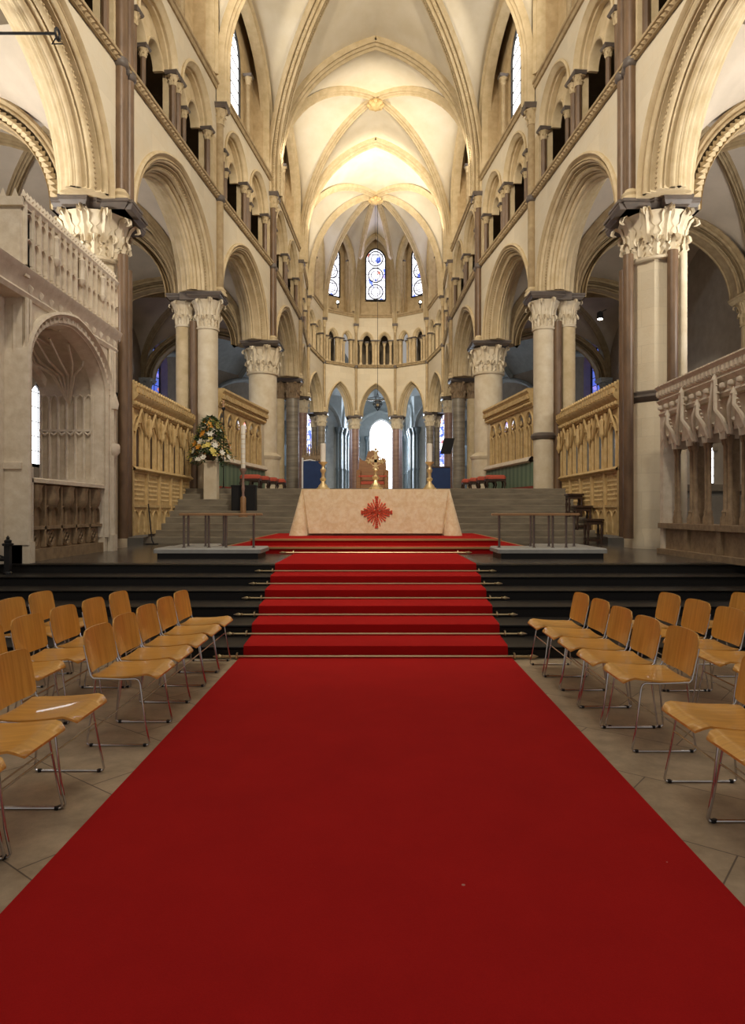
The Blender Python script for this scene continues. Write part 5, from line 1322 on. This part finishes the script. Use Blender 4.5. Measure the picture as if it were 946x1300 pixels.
# wall lamp in the right aisle
x, y, z = U(762, 401, 26)
t = thing('spotlight', (x, y, z), 'small lit spotlight under the aisle arch right of the second right pier', 'spotlight')
q = M(); q.lathe((0,0,0), [(.04,.15),(.1,.1),(.11,-.08),(.08,-.1)], 10); q.tube([(0,0,.1),(.3,.3,.3)], .02, 5); q.build('housing','iron',t)
q = M(); q.lathe((0,0,-.1), [(.001,-.04),(.07,-.02),(.08,0)], 10); q.build('lens','led',t)
lamp_r = (x, y, z-.25)

# ------------------------------------------------------------ light
def light(kind, loc, to, power, col=(1,.86,.66), size=1.0, angle=90, blend=.6, name='lamp'):
    l = bpy.data.lights.new(name, kind); l.energy = power; l.color = col
    if kind == 'AREA': l.size = size
    elif kind == 'SPOT': l.shadow_soft_size = size; l.spot_size = rad(angle); l.spot_blend = blend
    else: l.shadow_soft_size = size
    o = bpy.data.objects.new(name, l); COL.objects.link(o); o.location = loc
    if to: o.rotation_euler = (Vector(to)-Vector(loc)).to_track_quat('-Z','Y').to_euler()
    return o
WARM = (1,.88,.70)
for s in (-1,1):
    light('SPOT', (3.0*s, 4.0, 13.5), (-5.0*s, 18, 8.5), 4300, WARM, .5, 62, .9, 'nave_flood')
    light('SPOT', (3.1*s, 23.6, 13.7), (-1.6*s, 31, 17.8), 1300, WARM, .3, 80, .9, 'vault_uplight')
    light('SPOT', (2.9*s, 30.2, 13.7), (-1.0*s, 34.0, 18.2), 1400, WARM, .3, 74, .9, 'vault_uplight')
    light('SPOT', (3.9*s, 13.0, 13.6), (-1.5*s, 23, 17.5), 1700, WARM, .3, 80, .9, 'vault_uplight')
    light('SPOT', (2.8*s, 15.0, 12.0), (-3.9*s, 28, 8), 1500, WARM, .4, 70, .9, 'nave_flood')
    light('SPOT', (2.4*s, 26.0, 12.0), (-1.5*s, 41, 9.0), 2600, WARM, .4, 50, .9, 'apse_flood')
    light('AREA', (5.4*s, 44.2, 6.5), (2.0*s, 41, 4.5), 130, (.66,.80,1), 2.0, name='daylight')
    light('SPOT', (2.5*s, 2.5, 10.5), (-5.0*s if 0 else 5.0*s, 11.0, 2.6), 900, WARM, .4, 42, .9, 'tomb_fill')  # added fill spots, no fittings, brighten the tombs
    light('AREA', (8.6*s, 10.5, 5.5), (6.9*s, 12.5, 10), 330, (1,.95,.86), 1.5, name='aisle_fill')  # added aisle fill without a fitting, lightens the vault
    light('POINT', (8.2*s, 17.0, 6.0), None, 25, (1,.86,.70), .4, name='aisle_fill')
light('AREA', (.4, 51.5, 6.5), (0, 44, 5.5), 700, (.75,.86,1), 2.4, name='daylight')
light('SPOT', (0,3.5,11), (0,13.6,1.4), 3000, WARM, .4, 24, .9, 'altar_spot')
light('SPOT', (0,9.0,13), (0,9.3,.4), 1500, WARM, .4, 40, .9, 'step_spot')
light('AREA', (0,7.5,12.5), (0,7.5,0), 190, (1,.92,.8), 5, name='nave_fill')  # added overhead fill without a fitting, makes up for the dim world light
light('AREA', (0,39.8,15.8), (0,35,17.8), 45, (.55,.6,1), 2, name='daylight')
light('SPOT', lamp_r, (lamp_r[0]+1.4, lamp_r[1]-.4, 4), 160, (1,.95,.85), .1, 100, .5, 'aisle_spot')
wd = bpy.data.worlds.new('World'); SC.world = wd; wd.use_nodes = True
bg = wd.node_tree.nodes['Background']; bg.inputs[0].default_value = (1,.93,.85,1); bg.inputs[1].default_value = .30

# ------------------------------------------------------------ camera
cd = bpy.data.cameras.new('camera'); cd.lens = 24; cd.sensor_width = 36; cd.sensor_fit = 'AUTO'; cd.clip_end = 300; cd.clip_start = .05
cd.shift_x = -4/1300
cam = bpy.data.objects.new('camera', cd); COL.objects.link(cam); cam.location = (0,0,1.4); cam.rotation_euler = (rad(90),0,0); SC.camera = cam
SC.view_settings.view_transform = 'Standard'; SC.view_settings.look = 'None'; SC.view_settings.gamma = 1; SC.view_settings.use_curve_mapping = False
SC.view_settings.exposure = 0.22
SC.cycles.use_denoising = True; SC.cycles.max_bounces = 6; SC.cycles.diffuse_bounces = 4; SC.cycles.sample_clamp_indirect = 4
